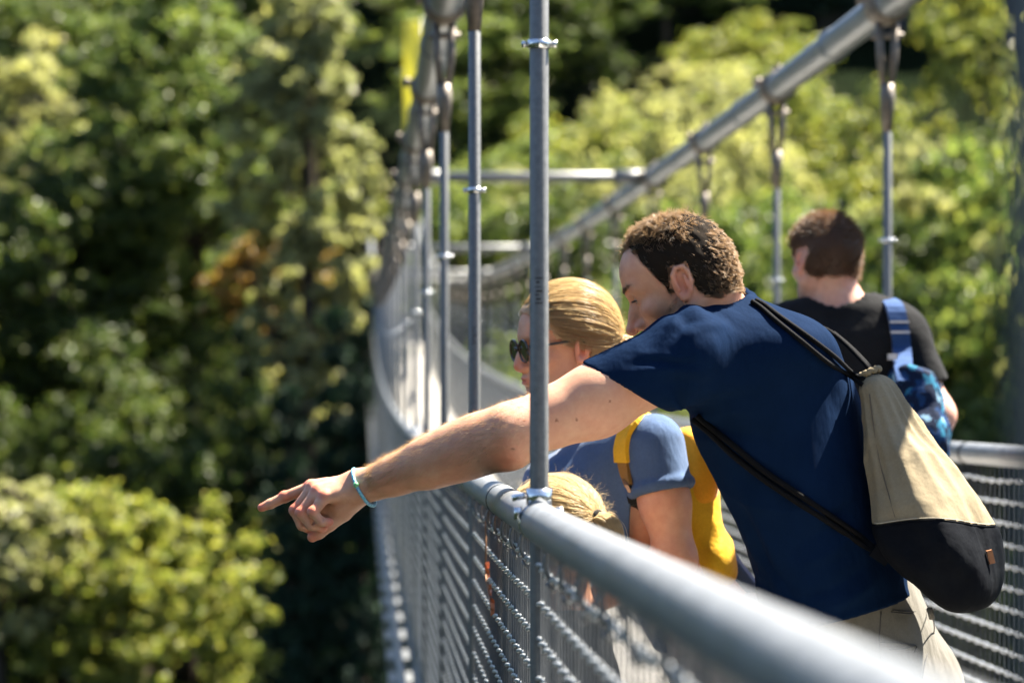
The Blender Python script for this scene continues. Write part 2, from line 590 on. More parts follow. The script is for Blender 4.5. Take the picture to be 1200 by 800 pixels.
def bracelet_mat():
    m, nt, b = mat('beaded_bracelet')
    v = nt.nodes.new('ShaderNodeTexVoronoi'); v.inputs['Scale'].default_value = 330
    nt.links.new(coords(nt), v.inputs['Vector'])
    s = nt.nodes.new('ShaderNodeSeparateColor'); nt.links.new(v.outputs['Color'], s.inputs[0])
    nt.links.new(ramp(nt, s.outputs[0], [(0, (.05, .30, .42)), (.4, (.12, .45, .55)), (.7, (.35, .62, .68)), (1, (.03, .16, .40))]), b.inputs['Base Color'])
    b.inputs['Roughness'].default_value = .3
    bump(nt, b, v.outputs['Distance'], .5, .002)
    return m


def pattern_mat():
    m, nt, b = mat('patterned_blue_nylon')
    co = coords(nt, (1, 1, .7), (.3, .2, .5))
    v = nt.nodes.new('ShaderNodeTexVoronoi'); v.inputs['Scale'].default_value = 62; v.distance = 'CHEBYCHEV'
    nt.links.new(co, v.inputs['Vector'])
    s = nt.nodes.new('ShaderNodeSeparateColor'); nt.links.new(v.outputs['Color'], s.inputs[0])
    r = ramp(nt, s.outputs[0], [(0, (.005, .011, .03)), (.5, (.008, .03, .09)), (.75, (.02, .12, .2)), (.94, (.14, .24, .33))])
    nt.nodes[-1].color_ramp.interpolation = 'CONSTANT'
    nt.links.new(r, b.inputs['Base Color']); b.inputs['Roughness'].default_value = .8; b.inputs['Specular IOR Level'].default_value = .08
    bump(nt, b, noise(nt, coords(nt), 30, 3), .5, .01)
    return m


def deck_mat():
    m, nt, b = mat('pale_deck_boards')
    co = coords(nt, (1, 1, 1), (0, 0, math.radians(3.17)))
    w = nt.nodes.new('ShaderNodeTexWave'); w.bands_direction = 'Y'; w.inputs['Scale'].default_value = 3.2; w.inputs['Distortion'].default_value = 0
    nt.links.new(co, w.inputs['Vector'])
    n = noise(nt, coords(nt, (1, 6, 1)), 8, 5)
    c = ramp(nt, n, [(.3, (.30, .275, .24)), (.7, (.46, .43, .385))])
    g = ramp(nt, w.outputs['Fac'], [(.0, (.15, .15, .15)), (.06, (1, 1, 1))])
    nt.links.new(mulcol(nt, c, g), b.inputs['Base Color']); b.inputs['Roughness'].default_value = .75
    bump(nt, b, w.outputs['Fac'], .2, .004)
    return m


def banner_mat():
    m, nt, b = mat('yellow_banner_cloth')
    b.inputs['Base Color'].default_value = (.66, .62, .16, 1); b.inputs['Roughness'].default_value = .7
    t = nt.nodes.new('ShaderNodeBsdfTranslucent'); t.inputs[0].default_value = (.72, .68, .16, 1)
    mx = nt.nodes.new('ShaderNodeMixShader'); mx.inputs[0].default_value = .6
    nt.links.new(b.outputs[0], mx.inputs[1]); nt.links.new(t.outputs[0], mx.inputs[2]); nt.links.new(mx.outputs[0], nt.nodes['Material Output'].inputs[0])
    return m


def bark_mat(name, c0, c1):
    m, nt, b = mat(name)
    n = noise(nt, coords(nt, (1, 1, .25)), 9, 6, .7)
    nt.links.new(ramp(nt, n, [(.3, c0), (.7, c1)]), b.inputs['Base Color']); b.inputs['Roughness'].default_value = .95; b.inputs['Specular IOR Level'].default_value = .05
    bump(nt, b, n, .8, .05)
    return m


def ground_mat():
    m, nt, b = mat('forest_floor')
    co = coords(nt); n = noise(nt, co, .12, 6, .7); n2 = noise(nt, co, 2.2, 5, .7)
    c = ramp(nt, n, [(.3, (.006, .010, .005)), (.55, (.011, .016, .008)), (.75, (.018, .018, .011))])
    nt.links.new(mulcol(nt, c, ramp(nt, n2, [(.3, (.55, .55, .55)), (.7, (1.1, 1.1, 1.1))])), b.inputs['Base Color'])
    b.inputs['Roughness'].default_value = .95; b.inputs['Specular IOR Level'].default_value = 0
    bump(nt, b, n2, 1., .4)
    return m


def rock_mat():
    m, nt, b = mat('grey_rock')
    co = coords(nt, (1, 1, .6)); n = noise(nt, co, .5, 8, .7); n2 = noise(nt, co, 3, 6, .7)
    c = ramp(nt, n, [(.3, (.03, .033, .038)), (.55, (.075, .072, .07)), (.72, (.17, .14, .12))])
    nt.links.new(mulcol(nt, c, ramp(nt, n2, [(.3, (.5, .5, .5)), (.7, (1.1, 1.1, 1.1))])), b.inputs['Base Color'])
    b.inputs['Roughness'].default_value = .95; b.inputs['Specular IOR Level'].default_value = .05
    bump(nt, b, n2, 1., .3)
    return m


M['banner'] = banner_mat(); M['lens'] = lens_mat(); M['bracelet'] = bracelet_mat(); M['pattern'] = pattern_mat(); M['deck'] = deck_mat()
M['bark'] = bark_mat('brown_bark', (.03, .024, .018), (.07, .056, .043)); M['barkg'] = bark_mat('grey_bark', (.05, .045, .04), (.10, .092, .08))
M['ground'] = ground_mat(); M['rock'] = rock_mat()
M['earth'] = plain('red_earth', (.22, .10, .06), .9, sc=3, var=.5, bmp=.6)
L = {}
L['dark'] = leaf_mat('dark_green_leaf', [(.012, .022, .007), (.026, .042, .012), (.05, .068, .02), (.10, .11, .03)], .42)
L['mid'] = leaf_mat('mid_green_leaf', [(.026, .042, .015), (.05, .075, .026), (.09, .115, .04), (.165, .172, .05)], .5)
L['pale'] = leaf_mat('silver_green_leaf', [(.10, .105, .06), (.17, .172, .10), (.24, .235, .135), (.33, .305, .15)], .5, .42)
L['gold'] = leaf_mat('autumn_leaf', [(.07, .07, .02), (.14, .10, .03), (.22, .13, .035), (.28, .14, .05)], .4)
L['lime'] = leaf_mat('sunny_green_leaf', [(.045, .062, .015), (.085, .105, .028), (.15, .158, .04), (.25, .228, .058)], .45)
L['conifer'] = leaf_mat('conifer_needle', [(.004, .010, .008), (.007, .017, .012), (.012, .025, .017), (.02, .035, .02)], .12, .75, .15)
# ---------------------------------------------------------------- the gorge
def sstep(a, b, x):
    t = np.clip((x - a) / (b - a), 0, 1)
    return t * t * (3 - 2 * t)


_w1 = wavy(3, .06, 7); _w2 = wavy(4, .22, 7)


def ground_z(x, y):
    x = np.asarray(x, float); y = np.asarray(y, float)
    d = np.hypot(x, y - 20)
    far = np.clip(y - 58, 0, None) * .58
    far = np.where(far > 70, 70 + (far - 70) * .12, far)
    near = np.clip(-6 - y, 0, None) * .9
    near = np.minimum(near, 40)
    h = -19 + far + near + 1.6 * _w1(x, y, 0 * x) * 2 + .6 * _w2(x, y, 0 * x)
    return h


def make_ground():
    ax = np.concatenate([-np.geomspace(1500, 120, 14), np.linspace(-110, 110, 90), np.geomspace(120, 1500, 14)])
    ay = np.concatenate([-np.geomspace(1000, 60, 12), np.linspace(-55, 240, 120), np.geomspace(250, 2500, 16)])
    X, Y = np.meshgrid(ax, ay, indexing='ij')
    Z = ground_z(X, Y)
    n, m = X.shape
    i = np.arange(n - 1)[:, None] * m; j = np.arange(m - 1)[None, :]
    F = np.stack([i + j, i + m + j, i + m + j + 1, i + j + 1], -1).reshape(-1, 4)
    mb = MB(); mb.add(np.stack([X, Y, Z], -1), F)
    o = mb.build('ground', M['ground'])
    tag(o, 'dark wooded floor and slopes of the gorge under the bridge', 'ground', kind='structure')


make_ground()


def leaves(n, centers, crad, size, g, up=.4, flat=.75):
    """n leaf faces spread through the clumps"""
    k = g.integers(0, len(centers), n)
    u = g.normal(size=(n, 3)); u /= np.linalg.norm(u, axis=1)[:, None]
    r = crad[k] * np.abs(g.normal(size=n)) * .75
    p = centers[k] + u * r[:, None] * np.array([1, 1, flat])
    nn = u + g.normal(size=(n, 3)) * .8 + np.array([0, 0, up]); nn /= np.linalg.norm(nn, axis=1)[:, None]
    t = np.cross(nn, g.normal(size=(n, 3))); t /= np.linalg.norm(t, axis=1)[:, None]
    b = np.cross(nn, t)
    L_ = size * g.uniform(.6, 1.3, n)[:, None]; W_ = L_ * .55
    V = np.stack([p - t * L_ / 2, p + b * W_ / 2 - t * L_ * .08 + nn * L_ * .06, p + t * L_ / 2, p - b * W_ / 2 - t * L_ * .08 + nn * L_ * .06], 1)
    F = np.arange(n * 4).reshape(n, 4)
    return V.reshape(-1, 3), F


def broadleaf(seed, rx, rz, trunk_h, nleaf, leaf, lm, bark, nclump=70, holes=.25):
    """trunk and crown meshes about an origin at the trunk's foot; crown centre at trunk_h"""
    g = np.random.default_rng(seed)
    c = []; cr = []
    while len(c) < nclump:
        u = g.normal(size=3); u /= np.linalg.norm(u)
        r = g.uniform(.35, 1) ** .6
        lump = 1 + .22 * math.sin(3 * u[0] + seed) * math.cos(2.3 * u[2] + 1.7 * seed) + .12 * math.sin(7 * u[1] + 4 * u[2])
        if g.random() < holes and r > .75: continue
        q = u * r * lump * np.array([rx, rx, rz]) * (1 - .25 * max(0, u[2]) if rz > rx else 1)
        c.append(q + np.array([0, 0, trunk_h])); cr.append(g.uniform(.13, .27) * min(rx, rz) * 1.1)
    c = np.array(c); cr = np.array(cr)
    # each limb carries a spray of small clumps
    big, bigr = c, cr; sub = 7
    c = np.repeat(big, sub, 0) + g.normal(size=(len(big) * sub, 3)) * np.repeat(bigr, sub)[:, None] * np.array([.5, .5, .34])
    cr = np.repeat(bigr, sub) * g.uniform(.2, .5, len(c))
    mt = MB()
    top = trunk_h + rz * .5
    tp = spline([(0, 0, -.8), (0, 0, 0), (g.uniform(-.2, .2), g.uniform(-.2, .2), trunk_h * .5), (g.uniform(-.4, .4), g.uniform(-.4, .4), trunk_h), (g.uniform(-.5, .5), 0, top)], 14)
    r0 = .0105 * (trunk_h + rz)
    mt.tube(tp, np.linspace(r0 * 1.25, r0 * .2, 14), 9)
    for i in g.choice(len(big), min(26, len(big)), replace=False):
        zz = np.clip(big[i][2] - g.uniform(.3, .9) * rz * .6, trunk_h * .35, top)
        k = int(np.argmin(np.abs(tp[:, 2] - zz)))
        a = tp[k]; b = big[i]; mid = (a + b) / 2 + np.array([0, 0, -.08 * np.linalg.norm(b - a)])
        rr = r0 * (.42 - .3 * k / 14)
        mt.tube(spline([a, mid, b], 7), np.linspace(rr, rr * .25, 7), 6)
    mc = MB(); V, F = leaves(nleaf, c, cr, leaf, g); mc.add(V, F)
    return mt, mc


def conifer(seed, r, h, nleaf, leaf):
    g = np.random.default_rng(seed)
    mt = MB(); mt.tube([(0, 0, -.8), (0, 0, h * .5), (0, 0, h)], [h * .022, h * .014, .02], 8)
    c = []; cr = []
    for z in np.linspace(.12, .98, 26):
        rad = r * (1 - z) ** .85
        m = max(3, int(9 * (1 - z) + 3))
        for a in np.linspace(0, 6.28, m, endpoint=False) + g.uniform(0, 6):
            for s in (.35, .65, .95):
                rr = rad * s * g.uniform(.8, 1.15)
                c.append((rr * math.cos(a), rr * math.sin(a), h * z - rr * .35 + g.uniform(-.1, .1))); cr.append(.16 * r * (1 - .5 * z) + .06)
            if g.random() < .4:
                mt.tube([(0, 0, h * z), (rad * math.cos(a) * .9, rad * math.sin(a) * .9, h * z - rad * .3)], [.03, .01], 4)
    mc = MB(); V, F = leaves(nleaf, np.array(c), np.array(cr), leaf, g, up=.2, flat=.45); mc.add(V, F)
    return mt, mc


def plant_tree(name, proto, loc, label, cat='tree', group=None, rz=0, s=1.0, sz=None):
    """a top-level tree with trunk and crown copies of the prototype's meshes"""
    root = empty(name, loc)
    root.rotation_euler = (0, 0, rz); root.scale = (s, s, sz or s)
    tag(root, label, cat, group)
    for nm, me in (('trunk', proto[0]), ('crown', proto[1])):
        o = bpy.data.objects.new(nm, me); COL.objects.link(o); o.parent = root
    return root


def tree_mesh(mt, mc, bark, leaf):
    a = mt.build('trunk', bark); b = mc.build('crown', leaf, smooth=False)
    me = (a.data, b.data)
    bpy.data.objects.remove(a); bpy.data.objects.remove(b)
    return me


def single_tree(px, py, Y, wpx, hpx, seed, leaf, lm, label, n, bark='bark', nclump=80, holes=.25, name='broadleaf_tree'):
    c = P(px, py, Y); k = Y / FPX
    gz = float(ground_z(c[0], c[1]))
    th = c[2] - gz
    me = tree_mesh(*broadleaf(seed, wpx * k, hpx * k, th, int(n * 1.7), leaf * .76, None, None, nclump, holes), M[bark], L[lm])
    return plant_tree(name, me, (c[0], c[1], gz), label)


# the trees of the near slope, left of the bridge
single_tree(352, 185, 53, 74, 300, 11, .20, 'pale', 'tall pale silver-green tree beside the dark gap left of the bridge cables', 74000, 'bark', 170, .08)
single_tree(215, 190, 60, 165, 300, 12, .19, 'mid', 'big broad dark and mid-green tree filling the middle of the left slope', 80000, nclump=130, holes=.4)
single_tree(45, 150, 74, 85, 130, 13, .21, 'pale', 'pale yellow-green tree top at the upper left corner of the view', 24000, 'barkg', 60)
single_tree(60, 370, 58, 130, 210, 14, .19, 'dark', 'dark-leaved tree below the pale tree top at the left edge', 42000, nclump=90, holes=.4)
single_tree(325, 335, 57, 82, 95, 15, .18, 'gold', 'small tree with orange autumn leaves in front of the pale tall tree', 20000, nclump=46)
single_tree(425, 300, 72, 38, 120, 16, .2, 'lime', 'slim bright green tree beside the far end of the left railing', 14000, nclump=40)
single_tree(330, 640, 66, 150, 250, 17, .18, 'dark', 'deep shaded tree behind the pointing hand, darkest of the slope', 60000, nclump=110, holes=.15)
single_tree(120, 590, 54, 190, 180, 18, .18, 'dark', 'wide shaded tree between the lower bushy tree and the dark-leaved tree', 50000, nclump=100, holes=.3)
single_tree(165, 705, 37, 150, 130, 19, .14, 'lime', 'sunlit bushy yellow-green tree at the bottom left below the hand', 42000, nclump=80, holes=.3)
single_tree(20, 640, 36, 70, 110, 20, .14, 'pale', 'pale bushy tree top at the lower left edge', 18000, nclump=50)
single_tree(470, 840, 52, 60, 70, 21, .16, 'lime', 'small bright shrub deep below the left railing', 9000, nclump=30, name='shrub')

# the far slope's forest
protos = {
    'a': tree_mesh(*broadleaf(31, 3.4, 5.2, 8.5, 40000, .19, None, None, 80), M['bark'], L['mid']),
    'b': tree_mesh(*broadleaf(32, 3.0, 4.2, 7.0, 34000, .19, None, None, 70), M['bark'], L['lime']),
    'c': tree_mesh(*broadleaf(33, 3.6, 4.8, 8.0, 40000, .19, None, None, 80), M['bark'], L['dark']),
    'd': tree_mesh(*broadleaf(34, 2.6, 4.4, 7.5, 32000, .17, None, None, 60), M['barkg'], L['pale']),
    'e': tree_mesh(*conifer(35, 2.6, 15, 36000, .2), M['bark'], L['conifer']),
    'f': tree_mesh(*broadleaf(36, 1.9, 2.6, 3.6, 12000, .17, None, None, 50), M['bark'], L['lime']),
}
FOREST = {
    'a': ('broadleaf_tree', 'mid-green broadleaf tree among the forest on the slope beyond the bridge', 'mid-green trees on the far slope'),
    'b': ('broadleaf_tree', 'sunny yellow-green broadleaf tree among the forest on the slope beyond the bridge', 'yellow-green trees on the far slope'),
    'c': ('broadleaf_tree', 'dark green broadleaf tree among the forest on the slope beyond the bridge', 'dark broadleaf trees on the far slope'),
    'd': ('broadleaf_tree', 'pale silver-green tree among the forest on the slope beyond the bridge', 'pale trees on the far slope'),
    'e': ('conifer_tree', 'dark conifer among the forest on the slope beyond the bridge', 'conifers on the far slope'),
    'f': ('small_tree', 'small bright green tree at the foot of the slope beyond the bridge', 'small trees on the far slope'),
}


def forest(kind, px, py, Y, s=1.0, sz=None):
    """py is where the middle of the crown shows"""
    c = P(px, py, Y)
    th = {'a': 8.5, 'b': 7., 'c': 8., 'd': 7.5, 'e': 8., 'f': 3.6}[kind]
    gz = float(ground_z(c[0], c[1]))
    szz = max(.5, (c[2] - gz) / th) if sz is None else sz
    nm, lab, grp = FOREST[kind]
    if szz > 1.6 * s or szz < .6 * s:      # keep believable proportions: stand it where it grows
        szz = np.clip(szz, .6 * s, 1.7 * s)
    return plant_tree(nm, protos[kind], (c[0], c[1], gz), lab, 'tree', grp, random.uniform(0, 6.28), s, szz)


for a in [
    ('b', 700, 210, 88), ('d', 820, 150, 92, 1.1), ('b', 930, 180, 86, 1.15), ('b', 1000, 300, 82), ('d', 880, 250, 78, .9),
    ('a', 560, 130, 96), ('c', 620, 100, 100, 1.1), ('a', 690, 60, 104, 1.2), ('a', 780, 40, 108, 1.2), ('b', 640, 250, 90), ('d', 590, 290, 84, .8),
    ('a', 540, 320, 80, .9), ('c', 560, 420, 78), ('a', 660, 330, 76), ('c', 720, 400, 72), ('d', 760, 300, 74, .85),
    ('c', 1080, 420, 70, 1.1), ('c', 1160, 430, 72, 1.2), ('b', 1095, 370, 78, .9), ('b', 1185, 350, 80, .9), ('d', 1040, 330, 74, .8),
    ('f', 1160, 440, 50, 1.), ('f', 1080, 480, 52, .9), ('c', 1130, 540, 60), ('a', 1220, 520, 58), ('a', 1190, 660, 52, .9), ('c', 1090, 640, 55), ('f', 1200, 560, 44, .8),
    ('c', 940, 400, 72, 1.1), ('a', 860, 380, 74), ('c', 820, 470, 66), ('a', 900, 520, 62), ('c', 980, 560, 60), ('a', 740, 560, 64), ('c', 660, 600, 64), ('a', 590, 620, 66),
    ('c', 1010, 700, 56), ('c', 860, 660, 58), ('a', 760, 720, 56), ('c', 560, 720, 58), ('c', 480, 760, 62),
    ('e', 450, 60, 132, 1.3), ('e', 425, 20, 138, 1.3), ('e', 480, 30, 128, 1.2), ('e', 405, 90, 126, 1.2), ('e', 520, 20, 124, 1.2), ('e', 500, 140, 116, 1.0), ('e', 385, 40, 140, 1.4),
    ('e', 860, 20, 132, 1.3), ('e', 960, 40, 128, 1.2), ('c', 900, 60, 112, 1.2), ('b', 880, 100, 98, 1.0), ('e', 1010, 60, 125, 1.1), ('e', 1230, 60, 125, 1.2),
    ('f', 1130, 60, 92, 1.1), ('b', 480, 300, 110, .8), ('a', 510, 340, 104, .8), ('c', 270, 300, 90, 1.1), ('c', 180, 430, 82, 1.1), ('c', 210, 330, 86, 1.1), ('c', 120, 420, 84, 1.1), ('c', 40, 300, 90, 1.1), ('c', 260, 520, 78, 1.), ('c', 90, 560, 72, 1.),
    ('e', 20, 20, 130, 1.4), ('e', 90, 40, 126, 1.3), ('e', 60, 0, 140, 1.4), ('e', 150, 20, 134, 1.3), ('e', 230, 20, 130, 1.3), ('e', 310, 20, 136, 1.3), ('c', 20, 200, 100, 1.2), ('c', 130, 180, 100, 1.2), ('c', 280, 200, 104, 1.2),
    ('c', -40, 380, 80, 1.1), ('c', -60, 600, 60, 1.), ('c', 1290, 300, 76, 1.1), ('a', 1300, 560, 58), ('e', 1330, 100, 110, 1.2), ('e', -60, 40, 120, 1.3),
]:
    forest(*a)


for a in [('e', 345, 780, 56, .8), ('e', 430, 800, 56, .8), ('e', 290, 830, 54, .7), ('e', 395, 850, 50, .7), ('e', 455, 760, 60, .8), ('e', 340, 900, 48, .65), ('e', 425, 900, 48, .65),
          ('e', 890, 30, 118, 1.2), ('e', 925, 60, 120, 1.1), ('e', 970, 50, 112, 1.1), ('e', 935, 20, 116, 1.2), ('e', 1005, 40, 116, 1.1), ('e', 1090, 40, 132, 1.3), ('e', 1180, 30, 130, 1.2), ('e', 1000, 10, 134, 1.3), ('e', 800, 10, 138, 1.3), ('e', 700, 0, 136, 1.3), ('e', 600, 10, 132, 1.3), ('e', 560, 40, 118, 1.1), ('e', 640, 120, 112, 1.0)]:
    forest(*a)
for i in range(44):
    forest('e', random.uniform(370, 1280), random.uniform(-60, 70), random.uniform(122, 165), random.uniform(1.0, 1.5))

for i in range(46):      # the wood goes on to both sides of the view
    yy = random.uniform(48, 110); side_ = i % 3
    xx = random.uniform(1270, 2300) if side_ else random.uniform(-700, -60)
    forest(random.choice('aabccde'), xx, random.uniform(60, 620) * (1 - (yy - 48) / 110), yy, random.uniform(.95, 1.35))

# slim bare-stemmed tree near the upper right corner
def slim_tree():
    c = P(1160, 60, 84); gz = float(ground_z(c[0], c[1]))
    mt, mc = broadleaf(41, 1.0, 1.4, c[2] - gz, 5000, .2, None, None, 26)
    plant_tree('slim_tree', tree_mesh(mt, mc, M['barkg'], L['lime']), (c[0], c[1], gz), 'slim bare-stemmed tree with a small green top in front of the dark cliff')


slim_tree()


def cliff():
    g1 = wavy(51, .5, 9); g2 = wavy(52, 1.7, 9)
    c = P(1130, 80, 112)
    nx, nz = 70, 60
    X, Z = np.meshgrid(np.linspace(-9, 12, nx), np.linspace(-10, 13, nz), indexing='ij')
    Yd = 1.5 * np.floor(g1(X, 0 * X, Z) * 3) / 1.5 * .8 + .9 * g2(X, 0 * X, Z * .5) - .12 * Z * -1 + (np.abs(X) / 9) ** 3 * 2
    V = np.stack([X + c[0], c[1] + Yd, Z + c[2]], -1)
    Vb = np.stack([X + c[0], c[1] + 0 * Yd + 9 + .1 * Z, Z + c[2]], -1)
    n = nx * nz
    i = np.arange(nx - 1)[:, None] * nz; j = np.arange(nz - 1)[None, :]
    F = np.stack([i + j, i + nz + j, i + nz + j + 1, i + j + 1], -1).reshape(-1, 4)
    mb = MB(); mb.add(np.concatenate([V.reshape(-1, 3), Vb.reshape(-1, 3)]), np.concatenate([F, F[:, ::-1] + n]))
    ring = [k * nz for k in range(nx)] + [(nx - 1) * nz + k for k in range(1, nz)] + [k * nz + nz - 1 for k in range(nx - 2, -1, -1)] + [k for k in range(nz - 2, 0, -1)]
    ring = np.array(ring); r2 = np.roll(ring, -1)
    mb.f.append(np.stack([ring, ring + n, r2 + n, r2], 1)); mb.m.append(np.zeros(len(ring), int))
    o = mb.build('rock_cliff', M['rock'], smooth=False)
    tag(o, 'dark shaded rock cliff above the forest in the upper right', 'cliff', kind='structure')


cliff()
# ---------------------------------------------------------------- the suspension bridge
SL = -.0553
XL = lambda Y: .261 + SL * np.asarray(Y, float)
XR = lambda Y: 1.65 + SL * np.asarray(Y, float)
ZR = lambda Y: -.545 + .0007 * (np.asarray(Y, float) - 24) ** 2
ZR2 = lambda Y: ZR(Y) + .05
ZD = lambda Y: ZR(Y) - 1.15
ZC = lambda Y: .83 + .0006 * (np.asarray(Y, float) - 28) ** 2 + .0014 * np.clip(np.asarray(Y, float) - 50, 0, None) ** 2
Y0, Y1 = -4.0, 95.0

bridge = empty('suspension_bridge', (XL(0) + .7, 0, ZD(0)))
tag(bridge, 'long narrow steel suspension bridge sagging away across the gorge with mesh railings', 'footbridge')


def pts(fx, fz, ys, dx=0, dz=0):
    ys = np.asarray(ys, float)
    return np.stack([fx(ys) + dx, ys, fz(ys) + dz], 1)


ys_c = np.concatenate([np.arange(Y0, 12, .2), np.arange(12, Y1 + .5, 1.0)])


def build_deck():
    ys = np.arange(Y0, Y1 + .1, .5)
    l, r = XL(ys) + .03, XR(ys) - .03
    V = []; n = len(ys)
    for dz in (0, -.05):
        V.append(np.stack([l, ys, ZD(ys) + dz], 1)); V.append(np.stack([r, ys, ZD(ys) + dz], 1))
    V = np.concatenate(V); i = np.arange(n - 1)
    F = [np.stack([i, n + i, n + i + 1, i + 1], 1), np.stack([2 * n + i, 2 * n + i + 1, 3 * n + i + 1, 3 * n + i], 1),
         np.stack([i, i + 1, 2 * n + i + 1, 2 * n + i], 1), np.stack([n + i, 3 * n + i, 3 * n + i + 1, n + i + 1], 1)]
    mb = MB(); mb.add(V, np.concatenate(F))
    mb.build('deck', M['deck'], bridge, smooth=False)
    # cross beams whose ends stick out past the railing
    proto = None
    W = float(XR(0) - XL(0)) + .24
    for y in np.arange(1.2, Y1, 1.14):
        o = None
        if proto is None:
            mb = MB(); mb.box((0, 0, 0), (W, .5, .07)); proto = mb.build('cross_beam', M['rail'], bridge, smooth=False); o = proto
        else:
            o = proto.copy(); COL.objects.link(o); o.parent = bridge
        o.location = tuple(V3(XL(y) - .12 + W / 2, y, ZD(y) - .095) - parent_world(bridge))
        o.rotation_euler = (.0014 * (y - 24), 0, -SL)
    for fx, dx in ((XL, -.06), (XR, .06)):
        mb = MB(); mb.tube(pts(fx, ZD, ys_c, dx, -.04), .022, 8); mb.build('edge_cable', M['rail'], bridge)


build_deck()


def build_cables():
    for fx in (XL, XR):
        mb = MB(); p = pts(fx, ZC, ys_c); mb.tube(p, .052, 20)
        for y in np.arange(7.2, 60, 2.28):     # sleeve joints of the tube
            q = pts(fx, ZC, np.linspace(y, y + .10, 3)); mb.tube(q, .0575, 20)
        mb.build('main_cable', M['cable'], bridge)
    for y in (15.4, 24.5, 33.6, 42.7, 51.8):
        mb = MB(); a = V3(XL(y), y, ZC(y)); b = V3(XR(y), y, ZC(y))
        mb.tube([a, (a + b) / 2, b], .03, 12)
        for e, s in ((a, 1), (b, -1)):
            mb.tube([e + V3(s * .05, 0, 0), e + V3(s * .22, 0, 0)], .042, 12)
        mb.build('cross_strut', M['rod'], bridge)


build_cables()


def build_hanger_protos():
    """meshes for one hanger about the point where the rod meets the handrail"""
    # rod (unit length, scaled per hanger)
    mb = MB(); mb.tube([(0, 0, 0), (0, 0, .5), (0, 0, 1)], .0138, 16); rod = mb.build('hanger', M['rod']).data
    # collar with its cross pin
    mb = MB(); mb.tube([(0, 0, -.006), (0, 0, .006)], .0175, 16); mb.tube([(-.024, 0, 0), (.024, 0, 0)], .0032, 8, 0)
    for s in (-1, 1): mb.tube([(s * .0185, 0, 0), (s * .026, 0, 0)], .0055, 6)
    col = mb.build('collar', M['bright']).data
    # clamp: saddle round the main cable, ears, fork and turnbuckle
    mb = MB(); d = V3(SL, 1, 0); d = d / np.linalg.norm(d)
    mb.tube([-d * .065, d * .065], .066, 20)
    for s in (-1, 1):
        mb.tube([d * s * .045 + V3(-.085, 0, .02), d * s * .045 + V3(.085, 0, .02)], .009, 8)
        mb.tube([d * s * .045 + V3(-.088, 0, .02), d * s * .045 + V3(-.07, 0, .02)], .016, 6); mb.tube([d * s * .045 + V3(.07, 0, .02), d * s * .045 + V3(.088, 0, .02)], .016, 6)
        mb.tube([d * s * .045 + V3(0, 0, .06), d * s * .045 + V3(0, 0, .085)], .014, 6)
        # fork legs
        mb.tube([V3(s * .026, 0, -.05), V3(s * .022, 0, -.16), V3(s * .011, 0, -.27)], [.012, .013, .012], 10)
    mb.tube([(-.05, 0, -.1), (.05, 0, -.1)], .011, 8)
    mb.tube([(0, 0, -.25), (0, 0, -.30), (0, 0, -.40)], [.022, .024, .015], 12)
    cl = mb.build('cable_clamp', M['rust']).data
    mb = MB()
    for k, (z, h) in enumerate(((-.02, .002), (-.0145, .003), (-.008, .002), (-.003, .003), (.004, .0015), (.010, .003), (.0165, .002))):
        a = np.linspace(-.45 + .12 * (k % 2), .35 - .17 * (k % 3), 7)
        ring = np.stack([.01395 * np.sin(a), -.01395 * np.cos(a)], 1)
        V = np.concatenate([np.column_stack([ring, np.full(7, z)]), np.column_stack([ring, np.full(7, z + h)])])
        i = np.arange(6); mb.add(V, np.stack([i, i + 1, i + 8, i + 7], 1))
    st = mb.build('stamp_mark', M['mark']).data
    for n in ('hanger', 'collar', 'cable_clamp', 'stamp_mark'): bpy.data.objects.remove(bpy.data.objects[n])
    return rod, col, cl, st


def build_hangers():
    rod, col, cl, st = build_hanger_protos()
    bw = parent_world(bridge)
    for fx, fz, ylist in ((XL, ZR, list(4.0 + 2.28 * np.arange(40))), (XR, ZR2, list(4.0 + 2.28 * np.arange(40)))):
        for y in ylist:
            zb = float(ZD(y)) - .09; zt = float(ZC(y)) - (.36 if True else 0)
            x = float(fx(y))
            h = bpy.data.objects.new('hanger', rod); COL.objects.link(h); h.parent = bridge
            h.location = tuple(V3(x, y, zb) - bw); h.scale = (1, 1, zt - zb)
            def sub(nm, me, z):
                o = bpy.data.objects.new(nm, me); COL.objects.link(o); o.parent = h
                o.location = (0, 0, (z - zb) / (zt - zb)); o.scale = (1, 1, 1 / (zt - zb))
            sub('cable_clamp', cl, float(ZC(y)))
            if y < 45: sub('collar', col, float(fz(y)) + .70 - .012 * min(y - 4, 8))
            if y < 9: sub('stamp_mark', st, float(fz(y)) + .34)


build_hangers()


def end_post():
    x, y = float(XL(1.02)), 1.02
    mb = MB(); mb.tube([(x - .0, y, float(ZD(y)) - .1), (x, y, 1.7)], .017, 20)
    mb.build('end_post', M['post'], bridge)


end_post()


